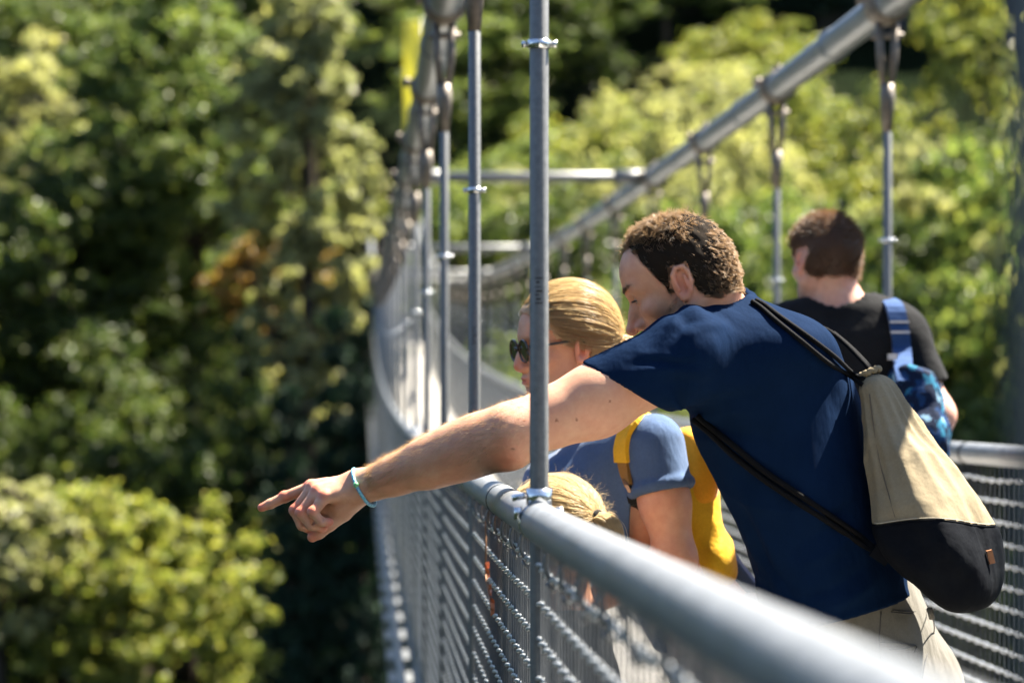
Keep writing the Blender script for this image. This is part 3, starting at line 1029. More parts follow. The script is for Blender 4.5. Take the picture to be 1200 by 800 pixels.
def build_railings():
    NL = 20
    for fx, fz, ya, yb, left in ((XL, ZR, .9, 22., True), (XR, ZR2, 5.0, 22.0, False)):
        mb = MB(); ys = np.concatenate([np.arange(.9, 12, .15), np.arange(12, Y1 + .5, 1.0)])
        mb.tube(pts(fx, fz, ys), .029, 28)
        for y in (5.05, 7.4, 9.6):
            mb.tube(pts(fx, fz, np.linspace(y, y + .035, 3)), .0297, 28, 1)
        hr = mb.build('handrail', [M['rail'], M['rubber']], bridge)
        # lower rail along the deck edge
        mb = MB(); mb.tube(pts(fx, ZD, ys, 0, .05), .016, 10); mb.build('bottom_rail', M['rod'], hr)
        # wire mesh: coiled horizontals, thin uprights
        mb = MB()
        for k in range(NL):
            dz = -.062 - .0545 * k
            t = np.arange(ya, yb, .2 / 12)
            sag = -.006 * np.abs(np.sin(np.pi * (t - 4.0) / .57)) if k == 0 else -.004 * np.abs(np.sin(np.pi * (t - 4.0) / 2.28))
            for st in (0, np.pi):                 # two strands laid round each other
                ph = 2 * np.pi * t / .2 + k * 1.3 + st
                q = np.stack([fx(t) + .0036 * np.cos(ph), t, fz(t) + dz + sag + .0036 * np.sin(ph)], 1)
                mb.tube(q, .0032, 7, 0, False)
            yf = np.concatenate([np.arange(yb - .02, 30, .5), np.arange(30, Y1, 2.)])
            mb.tube(pts(fx, fz, yf, 0, dz), .0048, 5, 0, False)
            if not left: mb.tube(pts(fx, fz, np.linspace(.9, ya + .01, 16), 0, dz), .0048, 5, 0, False)
        yv = np.concatenate([np.arange(.95, 50, .055), np.arange(50, Y1, .11)])
        top = pts(fx, fz, yv, 0, -.03); bot = pts(fx, ZD, yv, 0, .05)
        sp = np.stack([top, bot], 1)
        V, F = strand_arrays(sp, np.full(2, .0019), 5); mb.add(V, F, 1)
        mb.build('railing_mesh', [M['wire'], M['darkwire']], hr)
        # shackles that tie the mesh to the rail
        if left:
            for y in np.arange(1.43, 9.4, .285):
                if min(abs(y - 4.0), abs(y - 6.28), abs(y - 8.56)) < .08: continue
                mb = MB(); a = np.linspace(.35, 2 * np.pi - .35, 16) + np.pi / 2
                c = V3(XL(y), y, ZR(y) - .045)
                ring = c + np.stack([.011 * np.cos(a), .3 * .011 * np.cos(a), .021 * np.sin(a)], 1)
                mb.tube(ring, .0032, 8); mb.tube([c + V3(-.013, 0, .018), c + V3(.013, 0, .018)], .0042, 8)
                for dy in (-.012, 0, .012):
                    b = c + V3(0, dy, -.03); mb.tube([b + V3(-.008, 0, .004), b + V3(0, 0, -.006), b + V3(.008, 0, .004)], .0032, 6)
                mb.build('shackle', M['rod'], hr)
        # brackets where a hanger passes the rail
        for y in 4.0 + 2.28 * np.arange(5):
            c = V3(fx(y), y, fz(y)); d = nrm(V3(SL, 1, float(fz(y + .1) - fz(y - .1)) / .2))
            mb = MB(); mb.tube([c - d * .012, c + d * .012], .0302, 24)
            mb.tube([c + V3(0, 0, .026), c + V3(0, 0, .05)], .0195, 14)
            mb.box(c + V3(-.031, -.004, .014), (.012, .02, .018)); mb.box(c + V3(.030, -.004, .014), (.010, .02, .018))
            for s in (-1, 1):
                mb.tube([c + V3(s * .031, -.022, .016), c + V3(s * .031, .022, .016)], .0045, 6)
            mb.tube([c + V3(-.02, -.006, .04), c + V3(-.040, -.006, .036)], .005, 8)
            mb.build('rail_bracket', M['bright'], hr)


build_railings()


def dry_leaf():
    root = empty('dry_leaf_sprig', P(568, 690, 5.62))
    tag(root, 'curled dry orange leaves on a brown stalk caught in the railing mesh', 'leaf')
    w = parent_world(root)
    y = 5.55
    def at(dy, dz): return V3(float(XL(y + dy)) - .008, y + dy, float(ZR(y + dy)) + dz)
    g = np.random.default_rng(5)
    for dy, dz, s in ((.0, -.155, .014), (.0, -.17, .012), (-.12, -.195, .012), (-.24, -.215, .014), (-.10, -.185, .009)):
        U, W = np.meshgrid(np.linspace(-1, 1, 7), np.linspace(-1, 1, 7), indexing='ij')
        r = np.sqrt(np.clip(1 - U ** 2, 0, 1))
        q = np.stack([.5 * s * (W * r) ** 2 * 1.6 + g.normal() * .002, s * .7 * W * r, s * U + .3 * s * np.sin(2 * W)], -1) @ np.array(Matrix.Rotation(g.uniform(0, 3), 3, 'X'))
        n = 7; i = np.arange(n - 1)[:, None] * n; j = np.arange(n - 1)[None, :]
        F = np.stack([i + j, i + n + j, i + n + j + 1, i + j + 1], -1).reshape(-1, 4)
        mb = MB(); V = q.reshape(-1, 3) + at(dy, dz); mb.add(V, F); mb.add(V + V3(.0015, 0, 0), F[:, ::-1])
        mb.build('leaf', M['leafo'], root)
    mb = MB(); mb.tube(spline([at(0, -.05), at(-.02, -.12), at(0, -.16), at(-.1, -.19), at(-.25, -.22)], 14), .0018, 5)
    mb.build('stalk', M['stemb'], root)


dry_leaf()


def banner():
    c = P(483, 96, 86)
    root = empty('banner_flag', (c[0] + .35, c[1], float(ground_z(c[0], c[1]))))
    tag(root, 'tall narrow yellow banner on a pole beyond the far end of the bridge', 'flag')
    z0 = float(root.location[2]); zt = c[2] + 1.9
    mb = MB(); mb.tube([(c[0] + .35, c[1], z0), (c[0] + .35, c[1], zt + .1)], .04, 10); mb.build('pole', M['rod'], root)
    U, W = np.meshgrid(np.linspace(0, 1, 8), np.linspace(0, 1, 22), indexing='ij')
    V = np.stack([c[0] + .24 - .48 * U, c[1] + .05 * np.sin(4 * U + 6 * W), zt - 3.5 * W], -1).reshape(-1, 3)
    n = 22; i = np.arange(7)[:, None] * n; j = np.arange(n - 1)[None, :]
    F = np.stack([i + j, i + n + j, i + n + j + 1, i + j + 1], -1).reshape(-1, 4)
    mb = MB(); mb.add(V, F); mb.add(V + V3(0, .012, 0), F[:, ::-1]); mb.build('cloth', M['banner'], root)


banner()


def earth_bank():
    c = P(440, 218, 103); g = wavy(9, 1.6, 8)
    a, b = np.meshgrid(np.linspace(0, 2 * np.pi, 28, endpoint=False), np.linspace(-1.4, 1.5, 14), indexing='ij')
    r = 1 + .25 * g(2 * np.cos(a), 2 * np.sin(a), 2 * b)
    V = np.stack([c[0] + 1.3 * r * np.cos(a) * np.cos(b), c[1] + 1.0 * r * np.sin(a) * np.cos(b), c[2] - .3 + 1.1 * r * np.sin(b)], -1).reshape(-1, 3)
    i = np.arange(28)[:, None]; j = np.arange(13)[None, :]; i2 = (i + 1) % 28
    F = np.stack([i * 14 + j, i2 * 14 + j, i2 * 14 + j + 1, i * 14 + j + 1], -1).reshape(-1, 4)
    mb = MB(); mb.add(V, F); o = mb.build('rock_outcrop', M['earth'], smooth=False)
    tag(o, 'reddish rock outcrop at the far end of the bridge', 'rock')


earth_bank()
# ---------------------------------------------------------------- people: shared pieces
def head_sdf(v, H, neck_to=None, neck_r=(.062, .066), nose=1.0, jaw=1.0, k=.018):
    """skull, face, ears and neck about the head frame H (x forward, y left, z up; origin between the ear canals)"""
    s = H.s; R = H.R
    E = lambda c, r, kk=k, op='u', RR=None: v.ell(H.w(c), np.array(r) * s, R if RR is None else R @ RR, kk * s, op)
    C = lambda a, b, ra, rb, kk=k, op='u': v.cap(H.w(a), H.w(b), ra * s, rb * s, kk * s, op)
    E((-.008, 0, .046), (.098, .076, .088), 0)
    E((-.045, 0, .02), (.058, .066, .07), .03)
    E((.030, 0, -.018), (.062, .058, .082), .03)
    E((.045, 0, .055), (.05, .058, .05), .03)
    E((.066, 0, -.088), (.024, .024 * jaw, .02), .028)
    for q in (-1, 1):
        C((.0, q * .056 * jaw, -.042), (.058, q * .022 * jaw, -.088), .018, .016, .03)
        E((.060, q * .042, -.012), (.024, .022, .018), .02)
        C((.087, q * .010, .038), (.070, q * .047, .036), .0115, .011, .016)
    E((.078, 0, -.052), (.022, .03, .026), .02)
    # nose
    C((.090, 0, .022), (.112 + .05 * (nose - 1), 0, -.020 - .02 * (nose - 1)), .0075, .0105, .012)
    E((.113 + .05 * (nose - 1), 0, -.024 - .02 * (nose - 1)), (.012, .0115, .0105), .006)
    E((.093, 0, -.010), (.021, .0115, .024), .010); E((.098, 0, -.026), (.016, .012, .010), .008)
    for q in (-1, 1): E((.101, q * .013, -.028), (.012, .0085, .0085), .006)
    for q in (-1, 1): E((.107, q * .0075, -.036), (.006, .004, .006), .003, 's')
    # eyes: socket, lids with a slit
    for q in (-1, 1):
        E((.094, q * .033, .018), (.014, .017, .012), .012, 's')
        E((.0735, q * .033, .016), (.0150, .0155, .0140), .004)
        E((.0900, q * .034, .0155), (.012, .0125, .0036), .003, 's')
    # lips, chin groove
    E((.096, 0, -.050), (.010, .021, .0055), .006)
    E((.095, 0, -.060), (.010, .018, .0065), .006)
    E((.107, 0, -.0555), (.012, .024, .0012), .003, 's')
    E((.097, 0, -.071), (.008, .018, .004), .01, 's')
    # ears
    for q in (-1, 1):
        T = np.array(Matrix.Rotation(math.radians(q * 22), 3, 'Z') @ Matrix.Rotation(math.radians(-10), 3, 'Y'))
        o = np.array((-.010, q * .077, .004))
        e = lambda a, b, c: o + T @ np.array((a, q * b, c))
        E(o, (.018, .006, .031), .006, 'u', T)
        E(e(.003, .006, .0), (.011, .006, .017), .004, 's', T)
        E(e(-.001, .007, .017), (.009, .004, .009), .004, 's', T)
        ring = [(.012, .003, .004), (.013, .004, .018), (.004, .006, .030), (-.009, .007, .029), (-.017, .008, .016), (-.016, .008, .0), (-.010, .006, -.016), (-.001, .004, -.026), (.007, .002, -.027), (.010, .001, -.018)]
        for a, b in zip(ring[:-1], ring[1:]): v.cap(H.w(e(*a)), H.w(e(*b)), .0042 * s, .0042 * s, .003 * s)
        v.ell(H.w(e(.003, .003, -.026)), np.array((.0075, .0045, .008)) * s, R @ T, .004 * s)
        v.cap(H.w(e(.010, .004, -.002)), H.w(e(.009, .005, -.010)), .004 * s, .0035 * s, .003 * s)
        v.cap(H.w(e(-.006, .008, .012)), H.w(e(-.007, .008, -.008)), .003 * s, .003 * s, .004 * s)
    if neck_to is not None:
        a = H.w((-.032, 0, -.03)); v.cap(a, neck_to, neck_r[0], neck_r[1], .03)
        v.cap(H.w((.03, 0, -.07)), np.asarray(neck_to) + H.R @ np.array((.045, 0, -.02)), .034, .04, .04)


def eyes(H, parent, iris='iris'):
    for q in (-1, 1):
        mb = MB()
        c = H.w((.0735, q * .033, .016)); r = .0142 * H.s
        a, b = np.meshgrid(np.linspace(-math.pi / 2, math.pi / 2, 13), np.linspace(0, 2 * math.pi, 24, endpoint=False), indexing='ij')
        # pole looks forward, slightly down
        f = H.R @ nrm((1, -.05, -.12)); fr = Frame(c, f, H.R[:, 2])
        loc = np.stack([r * np.sin(a), r * np.cos(a) * np.cos(b), r * np.cos(a) * np.sin(b)], -1).reshape(-1, 3)
        V = c + loc @ fr.R.T
        i = np.arange(12)[:, None] * 24; j = np.arange(24)[None, :]; j2 = (j + 1) % 24
        F = np.stack([i + j, i + j2, i + 24 + j2, i + 24 + j], -1)
        mi = (a[:-1, :] > .95).astype(int).ravel()
        F = F.reshape(-1, 4)
        mb.add(V, F[mi == 0], 0); mb.f.append(F[mi == 1]); mb.m.append(np.ones((mi == 1).sum(), int))
        mb.build('eye', [M['eye'], M[iris]], parent)


def hand_sdf(v, pts, k=.006):
    """pts: dict of chains [(point, radius), ...]"""
    for name, ch in pts.items():
        for (a, ra), (b, rb) in zip(ch[:-1], ch[1:]): v.cap(a, b, ra, rb, k)


def relaxed_hand(v, wrist, d, palm_n, side, s=1.0, curl=.6):
    """a slightly curled hand: d fingers' direction, palm_n out of the palm, side towards the thumb"""
    d = nrm(d); n = nrm(palm_n); t = nrm(side); w = np.asarray(wrist, float)
    for i, (off, ln, r) in enumerate(((.030, .072, .0088), (.010, .080, .0090), (-.011, .074, .0086), (-.030, .058, .0078))):
        k0 = w + d * .012 * s + t * off * .55 * s; k1 = w + d * (.088 - .004 * i) * s + t * off * s
        v.cap(k0, k1, .014 * s, .0115 * s, .014 * s)
        a = curl * .5
        p = k1
        for j, f in enumerate((.45, .31, .24)):
            dd = d * math.cos(a) + n * math.sin(a)
            q = p + dd * ln * f * s
            v.cap(p, q, r * s * (1 - .1 * j), r * s * (.92 - .1 * j), .003 * s)
            p = q; a += curl
    b = w + d * .022 * s + t * .022 * s + n * .006 * s
    m = w + d * .058 * s + t * .052 * s + n * .018 * s
    e = w + d * .085 * s + t * .056 * s + n * .03 * s; f = w + d * .108 * s + t * .052 * s + n * .038 * s
    v.cap(b, m, .017 * s, .0125 * s, .012 * s); v.cap(m, e, .0115 * s, .0105 * s, .004 * s); v.cap(e, f, .0105 * s, .009 * s, .003 * s)


def shoe(parent, ankle, fwd, s=1.0, floor=None):
    a = np.asarray(ankle, float); f = nrm((fwd[0], fwd[1], 0)); l = V3(-f[1], f[0], 0)
    z0 = floor
    c = lambda x, y, z: a * V3(1, 1, 0) + f * x + l * y + V3(0, 0, z0 + z)
    lo = c(0, 0, 0) - .22; hi = c(0, 0, .1) + .28
    ax = [np.arange(lo[i], hi[i], .007) for i in range(3)]
    v = Vol(*ax)
    v.cap(c(-.05, 0, .045), c(.15 * s, 0, .035), .042, .036, 0); v.cap(c(.0, 0, .06), c(0, 0, .10), .045, .044, .03)
    v.cap(c(.08, 0, .05), c(.17 * s, 0, .03), .04, .032, .03)
    v.plane(c(0, 0, .0), (0, 0, -1))
    V, Q = v.mesh()
    build_vq('shoe', relax(V, Q, 2), Q, M['shoe'], parent)


def trousers(parent, pelvis, hipL, hipR, kneeL, kneeR, ankL, ankR, side, rr, top, m, res=.008, hip=.155, hipd=.115, fwd=None, disp=.0):
    pts_ = np.array([pelvis, hipL, hipR, kneeL, kneeR, ankL, ankR, top])
    lo = pts_.min(0) - .22; hi = pts_.max(0) + .18
    v = Vol(*[np.arange(lo[i], hi[i], res) for i in range(3)])
    pelvis = np.asarray(pelvis); top = np.asarray(top)
    v.loft([pelvis + (pelvis - top) * .5, pelvis, (pelvis + top) / 2, top], [hip * .8, hip, hip * .98, hip * .93], [hipd * .85, hipd * 1.02, hipd, hipd * .92], side, 0, endk=.02)
    for h, k, a in ((hipL, kneeL, ankL), (hipR, kneeR, ankR)):
        v.cap(h, k, rr[0], rr[1], .05); v.cap(k, a, rr[1], rr[2], .03)
    if fwd is not None:       # seat
        f = nrm(fwd)
        for h in (hipL, hipR): v.ell(np.asarray(h) - f * .022 + V3(0, 0, .02), (.080, .080, .095), None, .05)
    if disp:
        g1 = wavy(71, 26, 7, (1, 1, .5)); v.disp(lambda X, Y, Z: disp * g1(X, Y, Z))
    V, Q = v.mesh()
    return build_vq('trousers', relax(V, Q, 1), Q, m, parent), (V, Q)


def hair_strands(mb, roots, normals, dirs, length, S=6, r=.00035, curl=.004, lift=.3, grav=.0, seed=1, jitter=.25):
    g = np.random.default_rng(seed); n = len(roots)
    t = np.linspace(0, 1, S)[None, :, None]
    L_ = length if np.ndim(length) else np.full(n, length)
    L_ = (L_ * g.uniform(.55, 1.15, n))[:, None, None]
    d = dirs + normals * lift + g.normal(size=(n, 3)) * jitter
    d /= np.linalg.norm(d, axis=1)[:, None]
    a = g.normal(size=(n, 3)); ph = g.uniform(0, 6.28, (n, 1)); fr = g.uniform(4, 9, (n, 1))
    cu = np.cross(d, a); cu /= np.linalg.norm(cu, axis=1)[:, None]; cv = np.cross(d, cu)
    tt = t[..., 0]
    off = (np.cos(fr * tt + ph) - np.cos(ph))[..., None] * cu[:, None, :] + (np.sin(fr * tt + ph) - np.sin(ph))[..., None] * cv[:, None, :]
    p = roots[:, None, :] + d[:, None, :] * L_ * t + off * curl * (t ** .8) + np.array([0, 0, -1.]) * grav * (t ** 2) * L_
    rad = r * np.linspace(1, .35, S)
    V, F = strand_arrays(p, rad, 3); mb.add(V, F)


def tint_mul(T, w, c):
    """multiply colours T by c where w is 1"""
    T *= 1 + w[:, None] * (np.asarray(c)[None, :] - 1)


def blob(V, c, r, soft=.5):
    d = np.linalg.norm(V - np.asarray(c), axis=1) / r
    return np.clip((1 - d) / soft, 0, 1)


def head_tint(V, H, T, beard=0., lips=(1.05, .6, .6)):
    q = H.loc(V)
    near = (np.abs(q[:, 0]) < .14) & (np.abs(q[:, 1]) < .11) & (q[:, 2] > -.13) & (q[:, 2] < .15)
    x, y, z = q.T
    if beard:
        w = np.clip((-.022 - z - .35 * np.clip(.05 - x, 0, 1)) / .02, 0, 1) * np.clip((x - .002) / .015, 0, 1) * np.clip((z + .125) / .02, 0, 1)
        w = np.maximum(w, np.clip(1 - np.abs(x - .012) / .014, 0, 1) * np.clip((.012 - z) / .015, 0, 1) * (z > -.06))
        tint_mul(T, w * near * beard, (.60, .56, .58))
    w = np.clip(1.3 - np.sqrt(((z + .0555) / .011) ** 2 + (y / .024) ** 2), 0, 1) * (x > .085) * near
    tint_mul(T, w, lips)
    w = np.clip(1.2 - np.sqrt(((x - .112) / .02) ** 2 + (y / .02) ** 2 + ((z + .027) / .02) ** 2), 0, 1) * near
    tint_mul(T, w, (1.08, .74, .70))
    for s in (-1, 1):
        w = np.clip(1.3 - np.sqrt(((x + .01) / .024) ** 2 + ((y - s * .083) / .014) ** 2 + ((z - .004) / .036) ** 2), 0, 1) * near
        tint_mul(T, w, (1.08, .80, .76))
        w = np.clip(1.2 - np.sqrt(((x - .06) / .03) ** 2 + ((y - s * .045) / .02) ** 2 + ((z + .012) / .022) ** 2), 0, 1) * near
        tint_mul(T, w, (1.04, .86, .84))
        w = np.clip(1.25 - np.sqrt(((x - .084) / .02) ** 2 + ((y - s * .033) / .02) ** 2 + ((z - .014) / .013) ** 2), 0, 1) * near
        tint_mul(T, w, (.86, .76, .76))
# ---------------------------------------------------------------- the man who points
def man_pointing():
    FL = float(ZD(4.95))
    root = empty('person', (P(1030, 760, 5.0)[0], 5.0, FL))
    tag(root, 'man in a navy T-shirt leaning over the rail and pointing with his bare arm', 'person')
    f = nrm((-.80, .60, 0)); left = V3(-.60, -.80, 0); right = -left
    shL = P(797, 414, 4.80); shR = P(928, 420, 5.13)
    elb = P(598, 509, 4.74); wri = P(434, 567, 4.84)
    neck = P(846, 384, 4.97)
    H = Frame(P(801, 337, 4.91), (-.87, .19, -.45), (.0, -.03, 1), .97)
    # hand landmarks
    Yh = lambda dz: 4.85 + dz
    K = dict(
        index=[(P(420, 566, Yh(.012)), .017), (P(363, 571, Yh(.030)), .0112), (P(334, 582, Yh(.034)), .0098), (P(317, 590, Yh(.034)), .0090), (P(306.5, 594.5, Yh(.033)), .0076)],
        middle=[(P(420, 567, Yh(.004)), .0165), (P(367, 572, Yh(.010)), .0122), (P(346, 598, Yh(.002)), .0102), (P(354, 615, Yh(.002)), .0096), (P(366, 621, Yh(.012)), .0088)],
        ring=[(P(420, 570, Yh(-.006)), .0165), (P(372, 577, Yh(-.010)), .0120), (P(353, 601, Yh(-.022)), .0100), (P(364, 615, Yh(-.020)), .0094), (P(378, 618, Yh(-.010)), .0086)],
        little=[(P(421, 574, Yh(-.012)), .0155), (P(380, 583, Yh(-.026)), .0108), (P(367, 600, Yh(-.038)), .0088), (P(376, 611, Yh(-.036)), .0083), (P(386, 611.5, Yh(-.028)), .0076)],
        thumb=[(P(420, 581, Yh(.012)), .0175), (P(402, 600, Yh(.012)), .0165), (P(386, 614, Yh(.008)), .0125), (P(374, 624, Yh(.006)), .0110), (P(366, 629, Yh(.004)), .0092)],
    )
    # ------------- body: head, neck, both arms, hands, trunk under the clothes
    hx0, hx1 = P(296, 0, 4.85)[0], P(440, 0, 4.85)[0]
    ax = axis_pts([(hx0, .0016), (hx1, .0034), (P(705, 0, 4.8)[0], .006), (P(722, 0, 4.9)[0], .0021), (P(872, 0, 4.9)[0], .009), (P(1130, 0, 5)[0], None)])
    ay = axis_pts([(4.60, .006), (4.78, .0021), (4.90, .0026), (5.02, .004), (5.10, .010), (5.45, None)])
    zb = lambda py, Y=4.85: float(P(0, py, Y)[2])
    az = axis_pts([(FL + .55, .012), (zb(645), .0016), (zb(552), .0030), (zb(412), .0021), (zb(245, 4.9), None)])
    v = Vol(ax, ay, az)
    head_sdf(v, H, neck, (.058, .064), nose=1.16, jaw=1.08)
    # brow furrow and laugh lines
    # arm
    v.chain([shL, (shL + elb) / 2 + V3(0, 0, -.002), elb], [.056, .050, .049], .03)
    v.chain([shL + V3(.0, .0, -.01), P(700, 475, 4.79), P(650, 492, 4.775)], [.05, .046, .042], .04)     # triceps
    v.chain([elb, P(560, 521, 4.76), P(530, 532, 4.775), P(500, 543, 4.79), P(465, 556, 4.82), wri], [.050, .0485, .045, .0395, .0305, .0250], .03)
    v.ell(P(597, 531, 4.74), (.022, .02, .022), None, .03)     # elbow point
    v.cap(P(440, 566, 4.855), P(452, 562, 4.82), .022, .022, .02)
    # hand
    for nme, ch in K.items():
        for i, ((a, ra), (b, rb)) in enumerate(zip(ch[:-1], ch[1:])):
            v.cap(a, b, ra, rb, .016 if i == 0 else .0035)
    for nme in ('index', 'middle', 'ring', 'little'):
        v.ell(K[nme][1][0] + V3(.002, 0, .004), (.0105, .0100, .0095), None, .005)
        v.ell(K[nme][2][0] + V3(-.001, 0, .001), (.0104, .0098, .0100), None, .004)
    v.cap(wri, K['middle'][0][0], .0255, .0245, .02)
    v.cap(P(414, 584, Yh(.012)), P(388, 598, Yh(.014)), .018, .015, .012); v.cap(P(388, 590, Yh(.012)), P(368, 596, Yh(.014)), .016, .013, .01)
    v.cap(P(419, 579, Yh(-.006)), P(398, 592, Yh(-.002)), .019, .015, .014)       # heel of the hand
    # creases on the curled fingers
    for nme in ('middle', 'ring', 'little'):
        a = K[nme][3][0]; v.ell(a + V3(.004, -.009, .004), (.002, .006, .004), None, .003, 's')
    # tendons on the back of the hand
    for nme in ('index', 'middle', 'ring'):
        a, b = K[nme][0][0] + V3(0, 0, .0165), K[nme][1][0] + V3(0, 0, .009); v.cap(a * .35 + b * .65, b, .0018, .0028, .008)
    # other arm, holding the rail on the far side of the trunk
    elR = P(935, 590, 5.36); wrR = P(925, 715, 5.24)
    v.chain([shR, elR, wrR], [.055, .045, .028], .03)
    relaxed_hand(v, wrR, (-.25, -.15, -.9), (.3, -.9, 0), (-.9, -.3, 0), 1.0, .4)
    # trunk under the shirt
    cs = [P(972, 665, 5.0), P(955, 610, 5.0), P(928, 530, 5.0), P(898, 455, 4.985), P(866, 410, 4.97), P(848, 384, 4.97)]
    v.loft(cs, [.14, .14, .158, .165, .14, .075], [.10, .10, .112, .108, .085, .065], right, .03)
    V, Q = v.mesh()
    # keep the largest piece only and colour it
    V = relax(V, Q, 1, .4)
    T = np.ones((len(V), 3))
    head_tint(V, H, T, beard=.75)
    for nme in ('index', 'middle', 'ring', 'little'):
        for i in (1, 2): tint_mul(T, blob(V, K[nme][i][0] + V3(-.002, -.003, .006), .015), (1.08, .70, .66))
        tint_mul(T, blob(V, K[nme][-1][0], .015), (1.10, .72, .70))
    tint_mul(T, blob(V, K['thumb'][-1][0], .02), (1.08, .76, .72))
    tint_mul(T, blob(V, P(592, 535, 4.70), .05, .8), (1.05, .82, .78))
    body = build_vq('body', V, Q, M['skin'], root, T)
    bv = BVHTree.FromPolygons([tuple(map(float, p)) for p in V], [tuple(map(int, q)) for q in Q])
    hitp = lambda px, py, off=.0, d=4.9: on_surface(bv, px, py, off, d)
    # moles on the upper arm
    at = body.data.attributes['tint']; c = np.empty(len(V) * 4, np.float32); at.data.foreach_get('color', c); c = c.reshape(-1, 4)
    for px, py, r in ((676, 492, .0036), (652, 492, .003), (601, 526, .0032), (560, 540, .002), (715, 470, .0022)):
        w = blob(V, hitp(px, py), r); c[:, :3] *= 1 + w[:, None] * (np.array((.35, .25, .22)) - 1)
    at.data.foreach_set('color', c.ravel())
    eyes(H, root)
    # ------------- hair of the head
    N = vnormals(V, Q); q = H.loc(V); x, y, z = q.T
    lineX = [-.13, -.10, -.05, -.030, -.024, -.0, .010, .020, .028, .036, .044, .054, .068, .10]
    lineZ = [-.052, -.052, -.047, -.033, .026, .034, .002, -.003, .022, .054, .080, .098, .111, .121]
    zl = np.interp(x, lineX, lineZ)
    hn = wavy(83, 210, 8); zl = zl + .010 * hn(V[:, 0], V[:, 1], V[:, 2])
    rec = np.interp(np.abs(y), [0, .03, .05, .06], [-.012, .002, .004, .0])
    near = (np.abs(y) < .085) & (x > -.13) & (x < .11) & (z > -.06) & (z < .16)
    earz = (np.abs(y) > .0755) & (x < .012) & (x > -.034) & (z < .036)
    inside = near & (z > zl + np.where(x > .03, rec, 0)) & ~earz & ~((x > .03) & (np.abs(y) > .055) & (z < .03))
    # cap: the scalp lifted by a few millimetres inside the hair line
    lift = np.clip((z - zl) / .03, 0, 1) * .0035 * np.clip(1 - (x - .05) / .07, .5, 1)
    bumpy = wavy(81, 260, 9)
    Vc = V + N * (lift * (.7 + .9 * bumpy(V[:, 0], V[:, 1], V[:, 2])) + .0006)[:, None]
    Qs = Q[(inside & (z > zl + np.where(x > .02, .014, .007)))[Q].all(1)]
    mb = MB(); used = np.unique(Qs); mp = np.full(len(V), -1); mp[used] = np.arange(len(used)); mb.add(Vc[used], mp[Qs], 1)
    g = np.random.default_rng(17)
    idx = np.nonzero(inside)[0]
    dens = np.where(x[idx] > .045, .45, 1.0)
    pick = g.choice(idx, 24000, p=dens / dens.sum())
    # combing: forward on the crown, back and down at the sides
    up = H.R[:, 2]; fw = H.R[:, 0]; lf = H.R[:, 1]
    px_, py_, pz_ = x[pick], y[pick], z[pick]
    topw = np.clip((pz_ - .075) / .04, 0, 1)[:, None]
    d = topw * (fw * .35)[None] + (1 - topw) * (-(fw * .55)[None] - up[None] * .75)
    swirl = wavy(82, 60, 5)
    d = d + .5 * np.stack([swirl(V[pick, 0], V[pick, 1], V[pick, 2]), swirl(V[pick, 1], V[pick, 2], V[pick, 0]), swirl(V[pick, 2], V[pick, 0], V[pick, 1])], 1)
    ln = np.where(pz_ > .07, .0175, .0125) * np.where(px_ > .04, .85, 1) * np.where(pz_ < -.02, .7, 1)
    # locks: strands that share root, lie and wave
    nl = 2600; lk = g.integers(0, nl, len(pick)); lead = g.choice(len(pick), nl, replace=False)
    lp = V[pick][lead]; kd = None
    from mathutils.kdtree import KDTree
    kt = KDTree(nl)
    for i_, p_ in enumerate(lp): kt.insert(Vector(p_), i_)
    kt.balance()
    own = np.array([kt.find(Vector(p_))[1] for p_ in V[pick]])
    ljit = g.normal(size=(nl, 3)) * .30; llen = g.uniform(.75, 1.3, nl); lcv = g.normal(size=(nl, 3)); lph = g.uniform(0, 6.28, nl)
    dd = d + N[pick] * (.08 + .20 * topw) + ljit[own] * (.35 + .5 * topw) + g.normal(size=d.shape) * (.06 + .08 * topw)
    dd /= np.linalg.norm(dd, axis=1)[:, None]
    S = 8; t = np.linspace(0, 1, S)
    ll = ln * llen[own] * g.uniform(.8, 1.1, len(pick))
    cu = np.cross(dd, lcv[own]); cu /= np.linalg.norm(cu, axis=1)[:, None]
    pull = (lp[own] - V[pick])
    paths = V[pick][:, None, :] + dd[:, None, :] * (ll[:, None] * t)[..., None] + cu[:, None, :] * ((.0012 + .0022 * topw) * (np.sin(5.5 * t[None] + lph[own][:, None]) - np.sin(lph[own])[:, None]) * t ** .6)[..., None] + pull[:, None, :] * (.25 * t ** 1.5)[None, :, None]
    Vs, Fs = strand_arrays(paths, .00048 * np.linspace(1, .35, S), 3); mb.add(Vs, Fs)
    # brows
    for s in (-1, 1):
        t = g.uniform(0, 1.1, 260)
        loc = np.stack([.0985 - .024 * t ** 2, s * (.012 + .038 * t), .037 + .006 * np.sin(2.4 * t) + g.normal(size=260) * .002], 1)
        w = H.o + loc @ H.R.T; fdir = np.tile(H.R @ np.array((-.25, s * .8, .25)), (260, 1))
        hair_strands(mb, w, np.tile(H.R[:, 0], (260, 1)), fdir, .009, 4, .00035, .0005, .25, 0, 6, .2)
    mb.build('hair', [M['hair_m'], M['scalp_m']], root)
    # stubble-length beard on the jaw
    bs = np.nonzero(near & (z < -.012) & (z > -.11) & (x > .004) & (z < -.02 + .5 * (.03 - x)) & (np.abs(y) > .02))[0]
    pk = g.choice(bs, 2600); mb = MB()
    hair_strands(mb, V[pk], N[pk], np.tile(-H.R[:, 2] - .3 * H.R[:, 0], (2600, 1)), .0042, 3, .00022, .0003, .7, 0, 31, .3)
    mb.build('beard', M['hair_m'], root)
